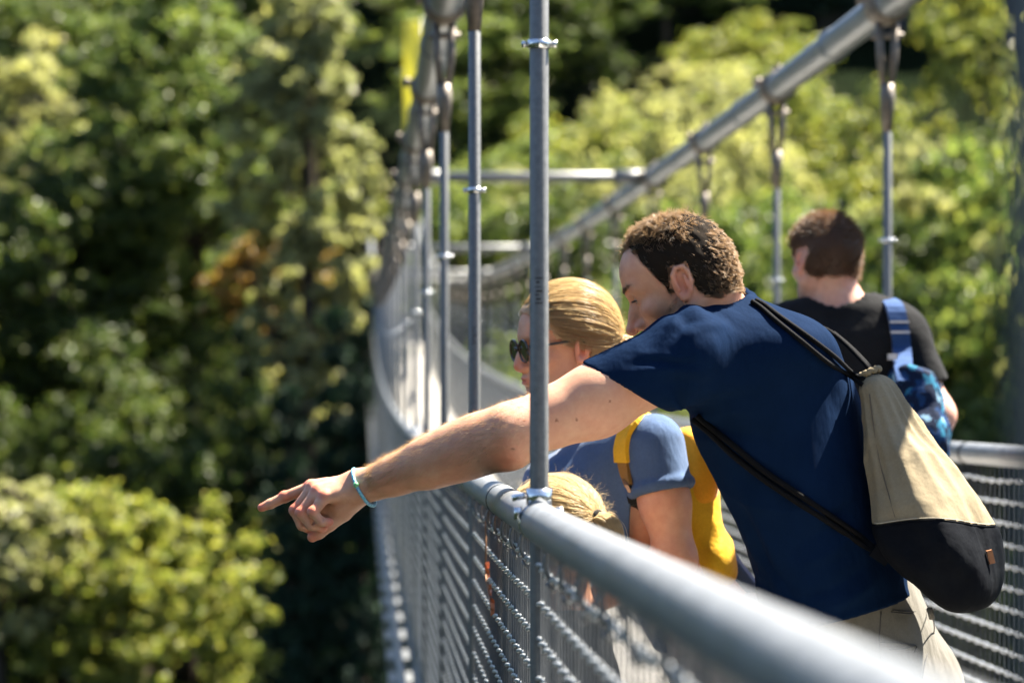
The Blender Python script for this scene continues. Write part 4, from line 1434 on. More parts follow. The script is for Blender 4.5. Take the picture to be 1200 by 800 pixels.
    for s in (-1, 1):      # lashes and the dark edge of the upper lid
        mb = MB(); t = np.linspace(-1, 1, 40); loc = np.stack([.0890 - .006 * t ** 2, s * (.034 + .0115 * t), .0185 - .003 * t ** 2], 1)
        w = H.o + (loc * H.s) @ H.R.T; mb.tube(w, .0010, 5)
        hair_strands(mb, np.repeat(w, 3, 0), np.tile(H.R[:, 0], (120, 1)), np.tile(H.R @ np.array((1, .2 * s, -.1)), (120, 1)), .006, 4, .0002, .0004, .1, 0, 33, .2)
        mb.build('eyelashes', M['lash'], root)
    # fine hair on the forearm
    ax_ = nrm(wri - elb)
    s_ = (V - elb) @ ax_; rad = np.linalg.norm(V - elb - s_[:, None] * ax_, axis=1)
    Lf = np.linalg.norm(wri - elb)
    sel = np.nonzero((s_ > -.05) & (s_ < Lf - .012) & (rad < .075) & (N[:, 2] > -.45) & (V[:, 1] < 4.93))[0]
    pick = g.choice(sel, 5000)
    mb = MB(); dd = np.tile(ax_ * 1.0 + V3(0, 0, -.25), (len(pick), 1))
    hair_strands(mb, V[pick], N[pick], dd, .013, 5, .00012, .0012, .5, .1, 8, .35)
    mb.build('arm_hair', M['armhair'], root)
    # ------------- T-shirt
    lo = P(675, 760, 4.7) - .03; hi = P(1085, 330, 5.2) + .05
    v = Vol(np.arange(lo[0], hi[0], .0042), np.arange(4.62, 5.36, .0046), np.arange(lo[2], hi[2], .0042))
    cs = [P(988, 752, 5.0), P(962, 640, 5.0), P(930, 535, 5.0), P(901, 460, 4.985), P(868, 410, 4.97), P(850, 388, 4.97)]
    v.loft(cs, [.186, .172, .182, .186, .155, .085], [.138, .126, .138, .134, .105, .078], right, 0, endk=.03)
    v.cap(shL + V3(.02, .0, -.004), shR, .064, .070, .06)
    v.ell(P(905, 412, 4.93), (.12, .13, .075), None, .06)                      # the rounded upper back
    slv_d = nrm(P(690, 462, 4.79) - shL)
    hemc = P(728, 450, 4.79)
    v.cap(shL, P(690, 465, 4.774), .061, .0615, .035); v.cap(P(800, 434, 4.80), P(745, 458, 4.785), .064, .0625, .03)
    v.cap(P(800, 407, 4.83), P(846, 373, 4.94), .053, .060, .05)
    v.cap(shR, shR + V3(-.06, .16, -.12), .070, .072, .03)
    # wrinkles
    arm0 = P(800, 480, 4.86)

    def folds(X, Y, Z):
        d = np.sqrt((X - arm0[0]) ** 2 + (Y - arm0[1]) ** 2 + (Z - arm0[2]) ** 2)
        ang = np.arctan2(Z - arm0[2], X - arm0[0])
        a = .0042 * np.exp(-((d - .13) / .07) ** 2) * np.sin(ang * 5 + 9 * d + 2 * g1(X, Y, Z))
        w1 = g1(X, Y, Z); w2 = g2(X, Y, Z)
        low = np.clip((P(0, 470, 5)[2] - Z) / .15, 0, 1)
        b = (.011 * (.5 - np.abs(w1) ** .7 * 1.5) + .0035 * w2) * (.25 + .75 * low)
        # gathers at the hem by the belly
        hp = P(905, 690, 4.93)
        # creases under the collar and across the sleeve
        c1 = P(812, 372, 4.85); dc = np.sqrt(((X - c1[0]) / .06) ** 2 + ((Z - c1[2]) / .035) ** 2 + ((Y - c1[1]) / .1) ** 2)
        f1 = .006 * np.exp(-dc ** 2) * np.sin(150 * ((X - c1[0]) * .55 + (Z - c1[2]) * .83) + .6)
        c2 = P(775, 426, 4.72); f2 = .004 * np.exp(-((Z - c2[2] - .02 * np.sin(9 * X)) / .006) ** 2) * np.exp(-((X - c2[0]) / .055) ** 2) * (Y < 4.84)
        e = f1 + f2; dh = np.sqrt((X - hp[0]) ** 2 + (Y - hp[1]) ** 2 + (Z - hp[2]) ** 2)
        c = .010 * np.exp(-(dh / .06) ** 2) * np.sin(120 * (X + .7 * Z))
        # long drape from the armpit towards the hip
        u = (X - arm0[0]) * .88 + (arm0[2] - Z) * -.47
        e = e + .0085 * np.sin(62 * ((X - arm0[0]) * .86 + (Z - arm0[2]) * .5) + 3 * w2) * np.clip(1 - (X - .32) / .16, 0, 1) * low
        return a + b + c + e
    g1 = wavy(91, 17, 5, (1., 1., .8)); g2 = wavy(92, 46, 7, (1, 1, .6))
    # cuts: hem, sleeve ends, neck
    v.plane(P(985, 714, 5.0), (P(985, 714, 5.0) - P(958, 625, 5.0)) + V3(-.012, 0, 0))
    n = V3(-.50, .02, -.86)
    v.plane(P(746, 463, 4.72), n, lo, V3(P(812, 0, 4.8)[0], 4.93, hi[2]), .004)
    v.plane(shR + V3(-.055, .15, -.11), (-.06, .16, -.12), V3(lo[0], 5.16, lo[2]), hi)
    # sleeve is hollow round the arm
    v.cap(P(755, 440, 4.785), P(640, 496, 4.757), .0545, .0545, .004, 's')
    v.cap(shR, elR, .060, .052, .004, 's')
    # neck opening and collar rib
    na = nrm(H.w((-.03, 0, -.03)) - neck); nb = Frame(neck + na * .012, na, left)
    v.cap(neck + na * .02, H.w((-.03, 0, .0)), .068, .064, .006, 's')
    ringp = [nb.o + na * (.026 + .018 * math.sin(a - 0.2)) + nb.R[:, 1] * .072 * math.cos(a) + nb.R[:, 2] * .074 * math.sin(a) for a in np.linspace(0, 2 * math.pi, 22)]
    for a, b in zip(ringp[:-1], ringp[1:]): v.cap(a, b, .0075, .0075, .010)
    V2, Q2 = v.mesh(); V2 = relax(V2, Q2, 1, .4)
    ppx = 600 + V2[:, 0] / V2[:, 1] * FPX; hem_d = np.abs((V2 - P(985, 714, 5.0)) @ nrm((P(985, 714, 5.0) - P(958, 625, 5.0)) + V3(-.012, 0, 0)))
    keep = np.clip((ppx - 770) / 25, 0, 1) * np.clip(hem_d / .03 - .3, 0, 1) * np.clip((np.linalg.norm(V2 - (neck + na * .025), axis=1) - .09) / .03, 0, 1) * np.clip((5.2 - V2[:, 1]) / .04, 0, 1)
    V2 = relax_w(V2, Q2, .5 * keep, 60)
    N2 = vnormals(V2, Q2)
    V2 = V2 + N2 * (folds(V2[:, 0], V2[:, 1], V2[:, 2]) * np.maximum(.25, np.minimum(1, keep + .0)))[:, None] * np.clip((ppx - 690) / 40, 0, 1)[:, None]
    creases = [   # (points, height, width): cloth creases where the shirt pulls
        ([(780, 392), (792, 374), (815, 360), (846, 353)], .0045, 5), ([(788, 396), (802, 380), (826, 371)], -.0045, 5), ([(806, 392), (824, 384), (850, 380)], .003, 6),
        ([(735, 427), (770, 423), (830, 425)], -.0035, 5), ([(742, 436), (780, 433), (822, 437)], .003, 6), ([(770, 452), (800, 446), (836, 450)], -.003, 6),
        ([(806, 487), (840, 470), (880, 462)], -.005, 6), ([(806, 494), (846, 484), (890, 480)], .004, 7), ([(812, 505), (850, 505), (900, 512)], -.0045, 7), ([(815, 512), (860, 525), (915, 548)], .0035, 8),
        ([(822, 535), (850, 580), (872, 640), (884, 690)], .006, 7), ([(836, 540), (868, 592), (892, 650), (902, 700)], -.006, 7), ([(856, 570), (890, 625), (915, 680)], .0045, 8), ([(878, 640), (905, 668), (935, 712)], -.006, 6), ([(872, 662), (898, 686), (915, 712)], .006, 6),
        ([(1006, 575), (975, 612), (935, 640)], -.004, 8), ([(1012, 610), (975, 645), (930, 668)], .004, 8), ([(1020, 655), (985, 682), (945, 700)], -.005, 8), ([(1030, 672), (1000, 700), (965, 716)], .005, 7), ([(905, 555), (935, 600), (950, 660)], -.003, 10),
        ([(985, 440), (1002, 480), (1010, 540)], .004, 8), ([(970, 455), (988, 500), (996, 560)], -.004, 9)]
    ppy = 400 - V2[:, 2] / V2[:, 1] * FPX
    facing = np.clip(-(N2 * V2).sum(1) / np.linalg.norm(V2, axis=1) * 3, 0, 1)
    for path, hgt, wid in creases:
        q_ = spline([(a_, b_, 0) for a_, b_ in path], 24)[:, :2]
        dd_ = np.full(len(V2), 1e9); tt_ = np.zeros(len(V2))
        for k_ in range(23):
            A_ = q_[k_]; B_ = q_[k_ + 1] - A_; h_ = np.clip(((ppx - A_[0]) * B_[0] + (ppy - A_[1]) * B_[1]) / (B_ @ B_), 0, 1)
            e_ = np.hypot(ppx - A_[0] - h_ * B_[0], ppy - A_[1] - h_ * B_[1]); m_ = e_ < dd_; dd_[m_] = e_[m_]; tt_[m_] = (k_ + h_[m_]) / 23
        V2 = V2 + N2 * (hgt * np.exp(-(dd_ / wid) ** 2) * np.sin(np.pi * np.clip(tt_, .04, .96)) ** .6 * facing)[:, None]
    shirt = build_vq('t_shirt', V2, Q2, M['navy'], root)
    sb = BVHTree.FromPolygons([tuple(map(float, p)) for p in V2], [tuple(map(int, q)) for q in Q2])
    # ------------- trousers, pocket stitching, shoes
    pel = P(1032, 790, 5.02)
    hL = pel + left * .09 + V3(0, 0, -.06); hR = pel + right * .09 + V3(0, 0, -.06)
    kL = V3(hL[0] - .03, hL[1] - .02, FL + .50); kR = V3(hR[0] + .04, hR[1] + .05, FL + .50)
    aL = V3(kL[0] + .03, kL[1], FL + .09); aR = V3(kR[0] + .06, kR[1] - .02, FL + .09)
    tr, (V3_, Q3) = trousers(root, pel, hL, hR, kL, kR, aL, aR, right, (.098, .074, .058), P(985, 650, 5.01), M['chino'], .0065, .150, .104, f, .006)
    tb = BVHTree.FromPolygons([tuple(map(float, p)) for p in V3_], [tuple(map(int, q)) for q in Q3])
    T3 = lambda *pp: [on_surface(tb, a, b, .0012, 4.9) for a, b in pp]
    mb = MB()
    for path in ([(1044, 717), (1066, 719), (1086, 716), (1096, 713)], [(1046, 715), (1066, 716.5), (1086, 713.5)], [(1030, 752), (1050, 753), (1073, 756)], [(1042, 761), (1058, 760), (1073, 756), (1071, 764)], [(1032, 716), (1031, 735), (1030, 752), (1034, 790)], [(1092, 716), (1094, 740), (1085, 770), (1080, 795)]):
        p3 = T3(*path)
        mb.tube(spline(p3, 12), .0011, 5)
    mb.build('pocket_stitching', M['seamgrey'], root)
    mb = MB()
    for (x0, y0, x1, y1) in ((1089, 712, 1092, 724),):
        a, b = T3((x0, y0), (x1, y1)); mb.tube([a, (a + b) / 2 + nrm(-(a + b)) * .004, b], .0055, 8)
    mb.build('belt_loop', M['chino'], root)
    shoe(root, aL, f, 1.0, FL); shoe(root, aR, f, 1.0, FL)
    # ------------- bracelet (a thing of its own, on the wrist)
    br = empty('bracelet', P(425, 573, 4.83)); tag(br, 'turquoise bead bracelet with a green bead on the pointing wrist', 'bracelet')
    wa = nrm(P(450, 561, 4.83) - P(420, 571, 4.845)); c0 = P(425.5, 572, 4.838)
    fr = Frame(c0, wa + V3(.16, 0, .30), (0, 0, 1))
    ring = []
    for a in np.linspace(0, 2 * math.pi, 40, endpoint=False):
        d = fr.R[:, 1] * math.cos(a) + fr.R[:, 2] * math.sin(a)
        h, nn, i, t = bv.ray_cast(Vector(c0 + d * .09), Vector(-d))
        r = .09 - t if h is not None else .03
        ring.append(c0 + d * (min(r, .036) + .0035 + (.004 if math.sin(a) < -.6 else 0)))
    ring = np.array(ring)
    for _ in range(2): ring = (np.roll(ring, 1, 0) + ring * 2 + np.roll(ring, -1, 0)) / 4
    ring = np.vstack([ring, ring[:2]])
    mb = MB(); mb.tube(ring, .0031, 10); mb.build('band', M['bracelet'], br)
    hb = P(424, 569, 4.80); k = int(np.argmin(np.abs(ring[:, 2] - hb[2]) + 5 * np.clip(ring[:, 1] - c0[1], 0, 1)))
    mb = MB(); a, b = np.meshgrid(np.linspace(-1.57, 1.57, 9), np.linspace(0, 6.283, 12, endpoint=False), indexing='ij')
    V = ring[k] + V3(0, -.002, 0) + .0052 * np.stack([np.cos(a) * np.cos(b), np.cos(a) * np.sin(b), np.sin(a)], -1).reshape(-1, 3)
    i = np.arange(8)[:, None] * 12; j = np.arange(12)[None, :]; mb.add(V, np.stack([i + j, i + (j + 1) % 12, i + 12 + (j + 1) % 12, i + 12 + j], -1).reshape(-1, 4))
    mb.build('bead', M['bead'], br)
    return sb


shirt_bvh = man_pointing()


# ---------------------------------------------------------------- his drawstring bag
def drawstring_bag(sb):
    root = empty('drawstring_bag', P(1100, 690, 4.87))
    tag(root, 'tan and black drawstring bag hanging on the back of the man in navy', 'bag')
    side = nrm((.60, .80, -.10))
    st = [(1021, 440, 4.925, .030, .022), (1034, 470, 4.915, .046, .030), (1049, 512, 4.90, .070, .045), (1068, 560, 4.885, .098, .068), (1087, 610, 4.87, .122, .082), (1099, 650, 4.86, .132, .088), (1112, 690, 4.86, .128, .080), (1120, 720, 4.86, .110, .060)]
    cs = [P(a, b, Y) for a, b, Y, _, _ in st]; ra = [s[3] for s in st]; rb = [s[4] for s in st]
    lo = np.min(cs, 0) - V3(.14, .17, .04); hi = np.max(cs, 0) + V3(.16, .2, .04)
    ax = [np.arange(lo[i], hi[i], .0034) for i in range(3)]

    def wob(t, a, b):
        th = np.arctan2(b, a)
        pl = np.exp(-(t / .72) ** 4)
        pleat = .0095 * pl * (.35 + .65 * np.clip(a * .8 + .5, 0, 1)) * np.abs(np.sin(th * 7 + .8 * np.sin(3 * t))) ** 1.3 * np.clip(t * 6, .25, 1)
        sagf = .0055 * np.sin(5 * th + 9 * t) * np.clip((t - .5) * 3, 0, 1)
        return pleat + sagf
    v = Vol(*ax)
    v.loft(cs, ra, rb, side, 0, endk=.03, pw=2.8, wob=wob)
    v.plane(P(1078, 687, 4.84), V3(-.62, .0, -.78), None, None, .035)
    g = wavy(61, 34, 7); g3 = wavy(62, 70, 7, (1, 1, .6)); v.disp(lambda X, Y, Z: .0045 * (np.abs(g(X, Y, Z)) * 2.2 - .8) + .002 * (np.abs(g3(X, Y, Z)) * 2 - .7))
    F0 = v.F.copy()
    zb = lambda X, Y: P(0, 603, 4.8)[2] + .010 * np.cos((X - P(1085, 0, 4.8)[0]) * 22) - .016
    B = lambda X, Y, Z: (zb(X, Y) - Z)
    sl, X, Y, Z = v.sub([a[0] for a in ax], [a[-1] for a in ax])
    d = (B(X, Y, Z) + 0 * F0).astype(np.float32)
    v.F = np.maximum(F0, d); V, Q = v.mesh(); build_vq('canvas_panel', relax(V, Q, 1, .4), Q, M['canvas'], root)
    v.F = np.maximum(F0 - .0015, -d - .001); V, Q = v.mesh(); build_vq('black_base', relax(V, Q, 1, .4), Q, M['bagblack'], root)
    v.F = np.minimum(F0, 1); V, Q = v.mesh()
    bb = BVHTree.FromPolygons([tuple(map(float, p)) for p in V], [tuple(map(int, q)) for q in Q])
    pl = lambda lst, off: np.array([on_surface(bb, a, b, off, 4.83) for a, b in lst])
    xs = np.linspace(1022, 1172, 46); ed = []
    for x_ in xs:
        for it in range(1):
            y_ = 603.; 
            for _ in range(6):
                p_ = on_surface(bb, x_, y_, .0006, 4.83); y_ += (p_[2] - float(zb(p_[0], p_[1]))) * FPX / p_[1]
        d_ = Vector(nrm(P(x_, y_, 1.0)))
        if bb.ray_cast(Vector((0, 0, 0)), d_)[0] is not None: ed.append(on_surface(bb, x_, y_, .0014, 4.83))
    mb = MB(); mb.tube(spline(ed, 90), .0016, 6); mb.build('piping', M['bagblack'], root)
    mb = MB(); mb.tube(spline(np.array(ed) + V3(0, -.0004, .0042), 90), .0006, 5); mb.build('stitch_line', M['seamlight'], root)
    mb = MB(); mb.tube(spline(pl([(1019, 462), (1024, 500), (1032, 545), (1043, 585), (1049, 606)], .0004), 30), .0009, 5); mb.build('side_seam', M['seam'], root)
    # drawn-in mouth
    mb = MB(); t = cs[0] + V3(-.002, -.004, .006)
    a = np.linspace(0, 2 * math.pi, 40); n = nrm(cs[0] - cs[1]); fr = Frame(t, n, (0, -1, 0))
    mb.tube(t + np.outer(np.cos(a), fr.R[:, 1] * .017) + np.outer(np.sin(a), fr.R[:, 2] * .013) + np.outer(.002 * np.sin(9 * a), n), .0055, 8); mb.build('drawstring_channel', M['canvas'], root)
    # leather tag and corner tab
    a, b = pl([(1153, 643), (1157, 662)], .003)
    mb = MB(); mb.box((a + b) / 2 + V3(.006, 0, 0), (.010, .010, .024), np.array(Matrix.Rotation(-.25, 3, 'Y'))); mb.build('leather_tag', M['tagleather'], root, smooth=False)
    c = on_surface(bb, 1032, 650, .002, 4.83)
    mb = MB(); mb.box(c, (.034, .012, .024), np.array(Matrix.Rotation(.6, 3, 'Y'))); mb.build('corner_tab', M['bagblack'], root, smooth=False)

    def cord(path, r, name='cord', tail=None, off=None):
        q = []
        for s in path:
            q.append(on_surface(sb, s[0], s[1], r * .9 + .0006, 4.95) if len(s) == 2 else P(*s))
        if tail: q += tail
        mb = MB(); mb.tube(spline(q, 70), r, 8); mb.build(name, M['cord'], root)
    top = t + V3(-.004, -.004, 0)
    over = lambda px, py: [P(px, py, 5.0), P(px - 40, py + 20, 5.12)]
    cord([(1012, 444, 4.905), (998, 436), (975, 417), (945, 395), (915, 374), (896, 360), (884, 353.5)], .0042)
    cord([(1011, 451, 4.90), (992, 440), (968, 424), (940, 402), (912, 380), (893, 364), (880, 355)], .0042)
    cord([(1024, 438, 4.92), (1008, 420, 4.96), (990, 402, 5.0), (972, 388, 5.03), (955, 380, 5.05)], .0042)
    cord([(1028, 441, 4.925), (1013, 423, 4.97), (995, 405, 5.02), (977, 390, 5.06)], .0042)
    low = on_surface(bb, 1030, 648, .002, 4.83)
    L1 = [(1010, 632), (975, 606), (935, 578), (895, 550), (862, 523), (838, 502), (820, 487)]
    L2 = [(1008, 638), (972, 613), (930, 585), (890, 557), (858, 530), (834, 508), (815, 491)]
    for lst in (L1, L2):
        q = [low] + [on_surface(sb, a, b, .0052, 4.9) for a, b in lst]
        mb = MB(); mb.tube(spline(q, 60), .0055, 8); mb.build('cord', M['cord'], root)


drawstring_bag(shirt_bvh)
# ---------------------------------------------------------------- hair pulled back to a tail
def pulled_hair(name, mat_, H, V, Q, inside, tie, tail, parent, n=9500, r=.00042, seed=3, lift=.008, tail_n=900, tail_r=.014, flyaway=520):
    """hair cap, strands combed over the skull to the tie and a tail of strands behind it, as one mesh"""
    g = np.random.default_rng(seed)
    N = vnormals(V, Q); s = H.s
    gn = wavy(seed + 40, 150, 8, (1, 1, 2.5))
    Vc = V + N * ((lift + .0008 * gn(V[:, 0], V[:, 1], V[:, 2])) * s)[:, None]
    Qs = Q[inside[Q].all(1)]
    used = np.unique(Qs); mp = np.full(len(V), -1); mp[used] = np.arange(len(used))
    mb = MB(); mb.add(Vc[used], mp[Qs])
    idx = g.choice(np.nonzero(inside)[0], n)
    C = H.w((-.008, 0, .035)); tie = np.asarray(tie)
    S = 12; paths = np.zeros((n, S, 3))
    bvh = BVHTree.FromPolygons([tuple(map(float, p)) for p in V], [tuple(map(int, q)) for q in Q])
    r0 = V[idx] + N[idx] * .002
    lenf = g.uniform(.35, 1.0, n) ** .5
    L2 = H.loc(r0); Lt = H.loc(tie)
    rad = np.array([.101, .080, .092]); cl = np.array([-.008, 0, .044])
    a = (L2 - cl) / rad; ra = np.linalg.norm(a, axis=1); a /= ra[:, None]
    b = (Lt - cl) / rad; rb = np.linalg.norm(b); b = b / rb
    om = np.arccos(np.clip(a @ b, -1, 1)); so = np.sin(om) + 1e-6
    off = g.normal(size=(n, 3)) * .003; hgt = g.uniform(.0, .006, n)
    for i, t in enumerate(np.linspace(0, 1, S)):
        tt = t * lenf
        u = (np.sin((1 - tt) * om) / so)[:, None] * a + (np.sin(tt * om) / so)[:, None] * b[None]
        rr = ra * (1 - tt) + np.minimum(rb, 1.15) * tt
        env = np.sin(np.pi * np.clip(tt, 0, 1))
        p = cl + u * rad * rr[:, None] + off * env[:, None] + u * (hgt * env)[:, None] + u * (.003 + .005 * np.clip(4 * tt, 0, 1))[:, None]
        paths[:, i] = H.o + (p * s) @ H.R.T
    Vs, Fs = strand_arrays(paths, r * s * np.linspace(1, .6, S), 3); mb.add(Vs, Fs)
    # tail
    tl = spline(tail, 14); T = nrm(tl[-1] - tl[0]); u = np.cross(T, V3(0, 1, .3)); u = nrm(u); w = np.cross(T, u)
    an = g.uniform(0, 6.28, tail_n); rr = g.uniform(0, 1, tail_n) ** .5; ll = g.uniform(.6, 1.08, tail_n)
    tp = np.zeros((tail_n, 14, 3))
    prof = np.array([.35, .55, .8, .95, 1, 1.02, 1.0, .96, .9, .82, .72, .6, .48, .36]) * tail_r
    wob = g.normal(size=(tail_n, 3)) * .004
    for i in range(14):
        f = i / 13 * ll * 13
        k = np.clip(f.astype(int), 0, 12); fr = (f - k)[:, None]
        base = tl[k] * (1 - fr) + tl[np.minimum(k + 1, 13)] * fr
        tp[:, i] = base + prof[i] * rr[:, None] * (np.cos(an)[:, None] * u + np.sin(an)[:, None] * w) + wob * (i / 13)
    Vs, Fs = strand_arrays(tp, r * s * np.linspace(1, .5, 14), 3); mb.add(Vs, Fs)
    mb.tube(tl, prof * .72, 10)
    # loose flyaway hairs
    if flyaway:
        k = g.choice(np.nonzero(inside)[0], flyaway)
        d = nrm(tie - C)[None] * .8 + N[k] * .3
        hair_strands(mb, V[k] + N[k] * .006, N[k], np.tile(nrm(tie - C), (flyaway, 1)), .036, 8, .00016, .005, .55, .05, seed + 1, .35)
    return mb.build(name, mat_, parent)


def hair_region(q, front=.105, nape=-.045, side=.03):
    x, y, z = q.T
    zl = np.interp(x, [-.13, -.06, -.03, -.012, .0, .02, .035, .05, .07, .09, .1], [nape, nape, -.03, .032, .038, .012, .02, .045, .072, .09, front])
    near = (np.abs(y) < .088) & (x > -.13) & (x < .108) & (z > -.08) & (z < .17)
    ear = (np.abs(y) > .0735) & (x < .02) & (z < .045)
    return near & (z > zl) & ~ear & ~((x > .03) & (np.abs(y) > .06) & (z < .03))


# ---------------------------------------------------------------- the woman with sunglasses
def woman():
    Yc = 5.40; FL = float(ZD(Yc))
    root = empty('person', (P(850, 0, 5.4)[0], 5.4, FL))
    tag(root, 'blonde woman in sunglasses and a blue T-shirt leaning on the railing behind the pointing arm', 'person')
    f = nrm((-.97, -.16, 0)); left = V3(-f[1], f[0], 0) * 1.0
    left = np.cross(V3(0, 0, 1), f); right = -left
    H = Frame(P(663, 411, 5.35), (-.945, -.28, -.10), (.03, 0, 1), .90)
    neck = P(702, 486, 5.38)
    shL = P(766, 522, 5.24); shR = P(716, 515, 5.56)
    elL = P(792, 655, 5.20); wrL = P(690, 706, 5.28)
    elR = P(660, 620, 5.60); wrR = P(600, 590, 5.46)
    lo = V3(P(578, 0, 5.3)[0], 4.98, FL + .55); hi = V3(P(900, 0, 5.4)[0], 5.80, P(0, 312, 5.3)[2])
    ax = axis_pts([(lo[0], .0028), (P(736, 0, 5.35)[0], .006), (hi[0], None)]); ay = axis_pts([(lo[1], .006), (5.22, .003), (5.48, .006), (hi[1], None)])
    az = axis_pts([(lo[2], .009), (P(0, 720, 5.3)[2], .005), (P(0, 480, 5.3)[2], .0028), (hi[2], None)])
    v = Vol(ax, ay, az)
    head_sdf(v, H, neck, (.048, .052), nose=.92, jaw=.9)
    cs = [P(836, 735, 5.40), P(795, 670, 5.40), P(744, 600, 5.40), P(708, 545, 5.39), P(700, 512, 5.385), P(700, 486, 5.38)]
    v.loft(cs, [.15, .125, .13, .14, .12, .055], [.10, .085, .098, .10, .075, .05], right, .03)
    v.chain([shL, (shL + elL) / 2, elL], [.050, .045, .038], .03); v.chain([elL, elL * .6 + wrL * .4, wrL], [.040, .038, .024], .02)
    v.chain([shR, elR, wrR], [.046, .037, .024], .03)
    relaxed_hand(v, wrL, nrm(wrL - elL), (-.2, .2, -1), (0, 1, 0), .92, .45)
    relaxed_hand(v, wrR, (-.75, -.25, -.1), (-.1, 0, -1), (0, -1, 0), .92, .5)
    V, Q = v.mesh(); V = relax(V, Q, 1, .4); T = np.ones((len(V), 3)); head_tint(V, H, T, 0, (1.05, .62, .62))
    build_vq('body', V, Q, M['skin_w'], root, T)
    q = H.loc(V)
    tie = H.w((-.112, .006, .016))
    tail = [tie, H.w((-.135, .006, .012)), H.w((-.152, .006, -.014)), H.w((-.156, .004, -.055)), H.w((-.148, .002, -.095))]
    pulled_hair('hair', M['hair_w'], H, V, Q, hair_region(q), tie, tail, root)
    mb = MB(); a = np.linspace(0, 6.3, 24); n = nrm(tail[1] - tail[0]); fr = Frame(tie * .5 + tail[1] * .5, n)
    mb.tube(fr.o + np.outer(np.cos(a), fr.R[:, 1] * .010) + np.outer(np.sin(a), fr.R[:, 2] * .010), .0048, 8); mb.build('hair_tie', M['hairtie'], root)
    # T-shirt
    lo = P(600, 800, 5.0) - V3(.05, 0, 0); hi = P(905, 440, 5.8)
    v = Vol(np.arange(lo[0], P(905, 0, 5.4)[0], .0055), np.arange(5.02, 5.78, .006), np.arange(P(0, 790, 5.4)[2], P(0, 455, 5.4)[2], .0055))
    v.loft(cs[:-1] + [P(704, 492, 5.38)], [.168, .150, .155, .158, .130, .072], [.122, .112, .124, .120, .088, .062], right, 0)
    for s in (1, -1): v.ell(P(655, 570, 5.39) - right * s * .062, (.062, .062, .06), None, .05)
    v.cap(shL + right * .02, shR - right * .02, .047, .05, .05)
    sd = nrm(elL - shL); sr = nrm(elR - shR)
    v.cap(shL, shL + sd * .085, .055, .056, .03); v.cap(shR, shR + sr * .08, .058, .056, .03)
    # rolled cuff
    for s, d, R_ in ((shL, sd, .055), (shR, sr, .054)):
        fr = Frame(s + d * .082, d)
        rp = [fr.o + fr.R[:, 1] * R_ * math.cos(t) + fr.R[:, 2] * R_ * math.sin(t) for t in np.linspace(0, 6.283, 20)]
        for a, b in zip(rp[:-1], rp[1:]): v.cap(a, b, .0085, .0085, .006)
    g1 = wavy(111, 26, 7, (1, 1, .6)); g2 = wavy(112, 60, 7)
    v.disp(lambda X, Y, Z: -.004 * (1 - np.abs(g1(X, Y, Z)) * 2.2) - .0016 * g2(X, Y, Z))
    v.plane(P(832, 730, 5.4), P(832, 730, 5.4) - P(790, 665, 5.4))
    v.plane(shL + sd * .094, sd, V3(P(742, 0, 5.2)[0], 5.0, -9), V3(9, 5.325, P(0, 535, 5.24)[2]))
    v.plane(shR + sr * .088, sr, V3(-9, 5.5, -9), V3(P(740, 0, 5.5)[0], 9, P(0, 530, 5.5)[2]))
    v.cap(shL + sd * .06, elL, .047, .040, .003, 's'); v.cap(shR + sr * .06, elR, .045, .040, .003, 's')
    v.cap(neck, H.w((-.02, 0, -.02)), .058, .056, .006, 's')
    V2, Q2 = v.mesh(); V2 = relax(V2, Q2, 1, .4); build_vq('t_shirt', V2, Q2, M['blue'], root)
    sb = BVHTree.FromPolygons([tuple(map(float, p)) for p in V2], [tuple(map(int, q)) for q in Q2])
    # trousers and shoes
    pel = P(846, 752, 5.40); hL = pel + left * .085 + V3(0, 0, -.05); hR = pel + right * .085 + V3(0, 0, -.05)
    kL = V3(hL[0] - .06, hL[1], FL + .47); kR = V3(hR[0] + .02, hR[1], FL + .47); aL = V3(kL[0] + .05, kL[1], FL + .08); aR = V3(kR[0] + .05, kR[1], FL + .08)
    trousers(root, pel, hL, hR, kL, kR, aL, aR, right, (.088, .064, .05), P(826, 715, 5.40), M['grey_trouser'], .009, .162, .118, f, .004)
    shoe(root, aL, f, .9, FL); shoe(root, aR, f, .9, FL)
    # sunglasses: a thing of their own, worn on the nose
    sg = empty('sunglasses', H.w((.10, 0, .015))); tag(sg, "dark tortoiseshell sunglasses on the blonde woman's nose", 'sunglasses')
    for s in (1, -1):
        t = np.linspace(0, 2 * math.pi, 29)
        cy, cz = .036 * s, .010
        oy = .0285 * np.sign(np.cos(t)) * np.abs(np.cos(t)) ** .8; oz = .0235 * np.sign(np.sin(t)) * np.abs(np.sin(t)) ** .85
        xx = .1065 - .10 * (np.abs(cy + oy * 1.0)) ** 1.6 * 1.0 - .12 * np.clip(-(oz), 0, 1) * .5
        loc = np.stack([xx, cy + oy, cz + oz], 1)
        w = np.array([H.w(p) for p in loc])
        mb = MB(); mb.tube(w, .0024, 8); mb.build('lens_rim', M['frame'], sg)
        c = w[:-1].mean(0) + H.R[:, 0] * .0025; n = len(w) - 1
        mb = MB(); Vl = np.vstack([w[:-1], [c], w[:-1] - H.R[:, 0] * .0018, [c - H.R[:, 0] * .0018]]); i = np.arange(n)
        mb.add(Vl, np.concatenate([np.stack([i, (i + 1) % n, np.full(n, n)], 1), np.stack([n + 1 + (i + 1) % n, n + 1 + i, np.full(n, 2 * n + 1)], 1)]))
        mb.build('lens', M['lens'], sg)
        a = [H.w((.098, .060 * s, .019)), H.w((.085, .070 * s, .020)), H.w((.05, .0745 * s, .021)), H.w((.012, .080 * s, .024)), H.w((-.008, .084 * s, .026)), H.w((-.020, .0815 * s, .014))]
        mb = MB(); mb.tube(spline(a, 16), [.0036] * 4 + [.0026] * 12, 8); mb.build('temple', M['frame'], sg)
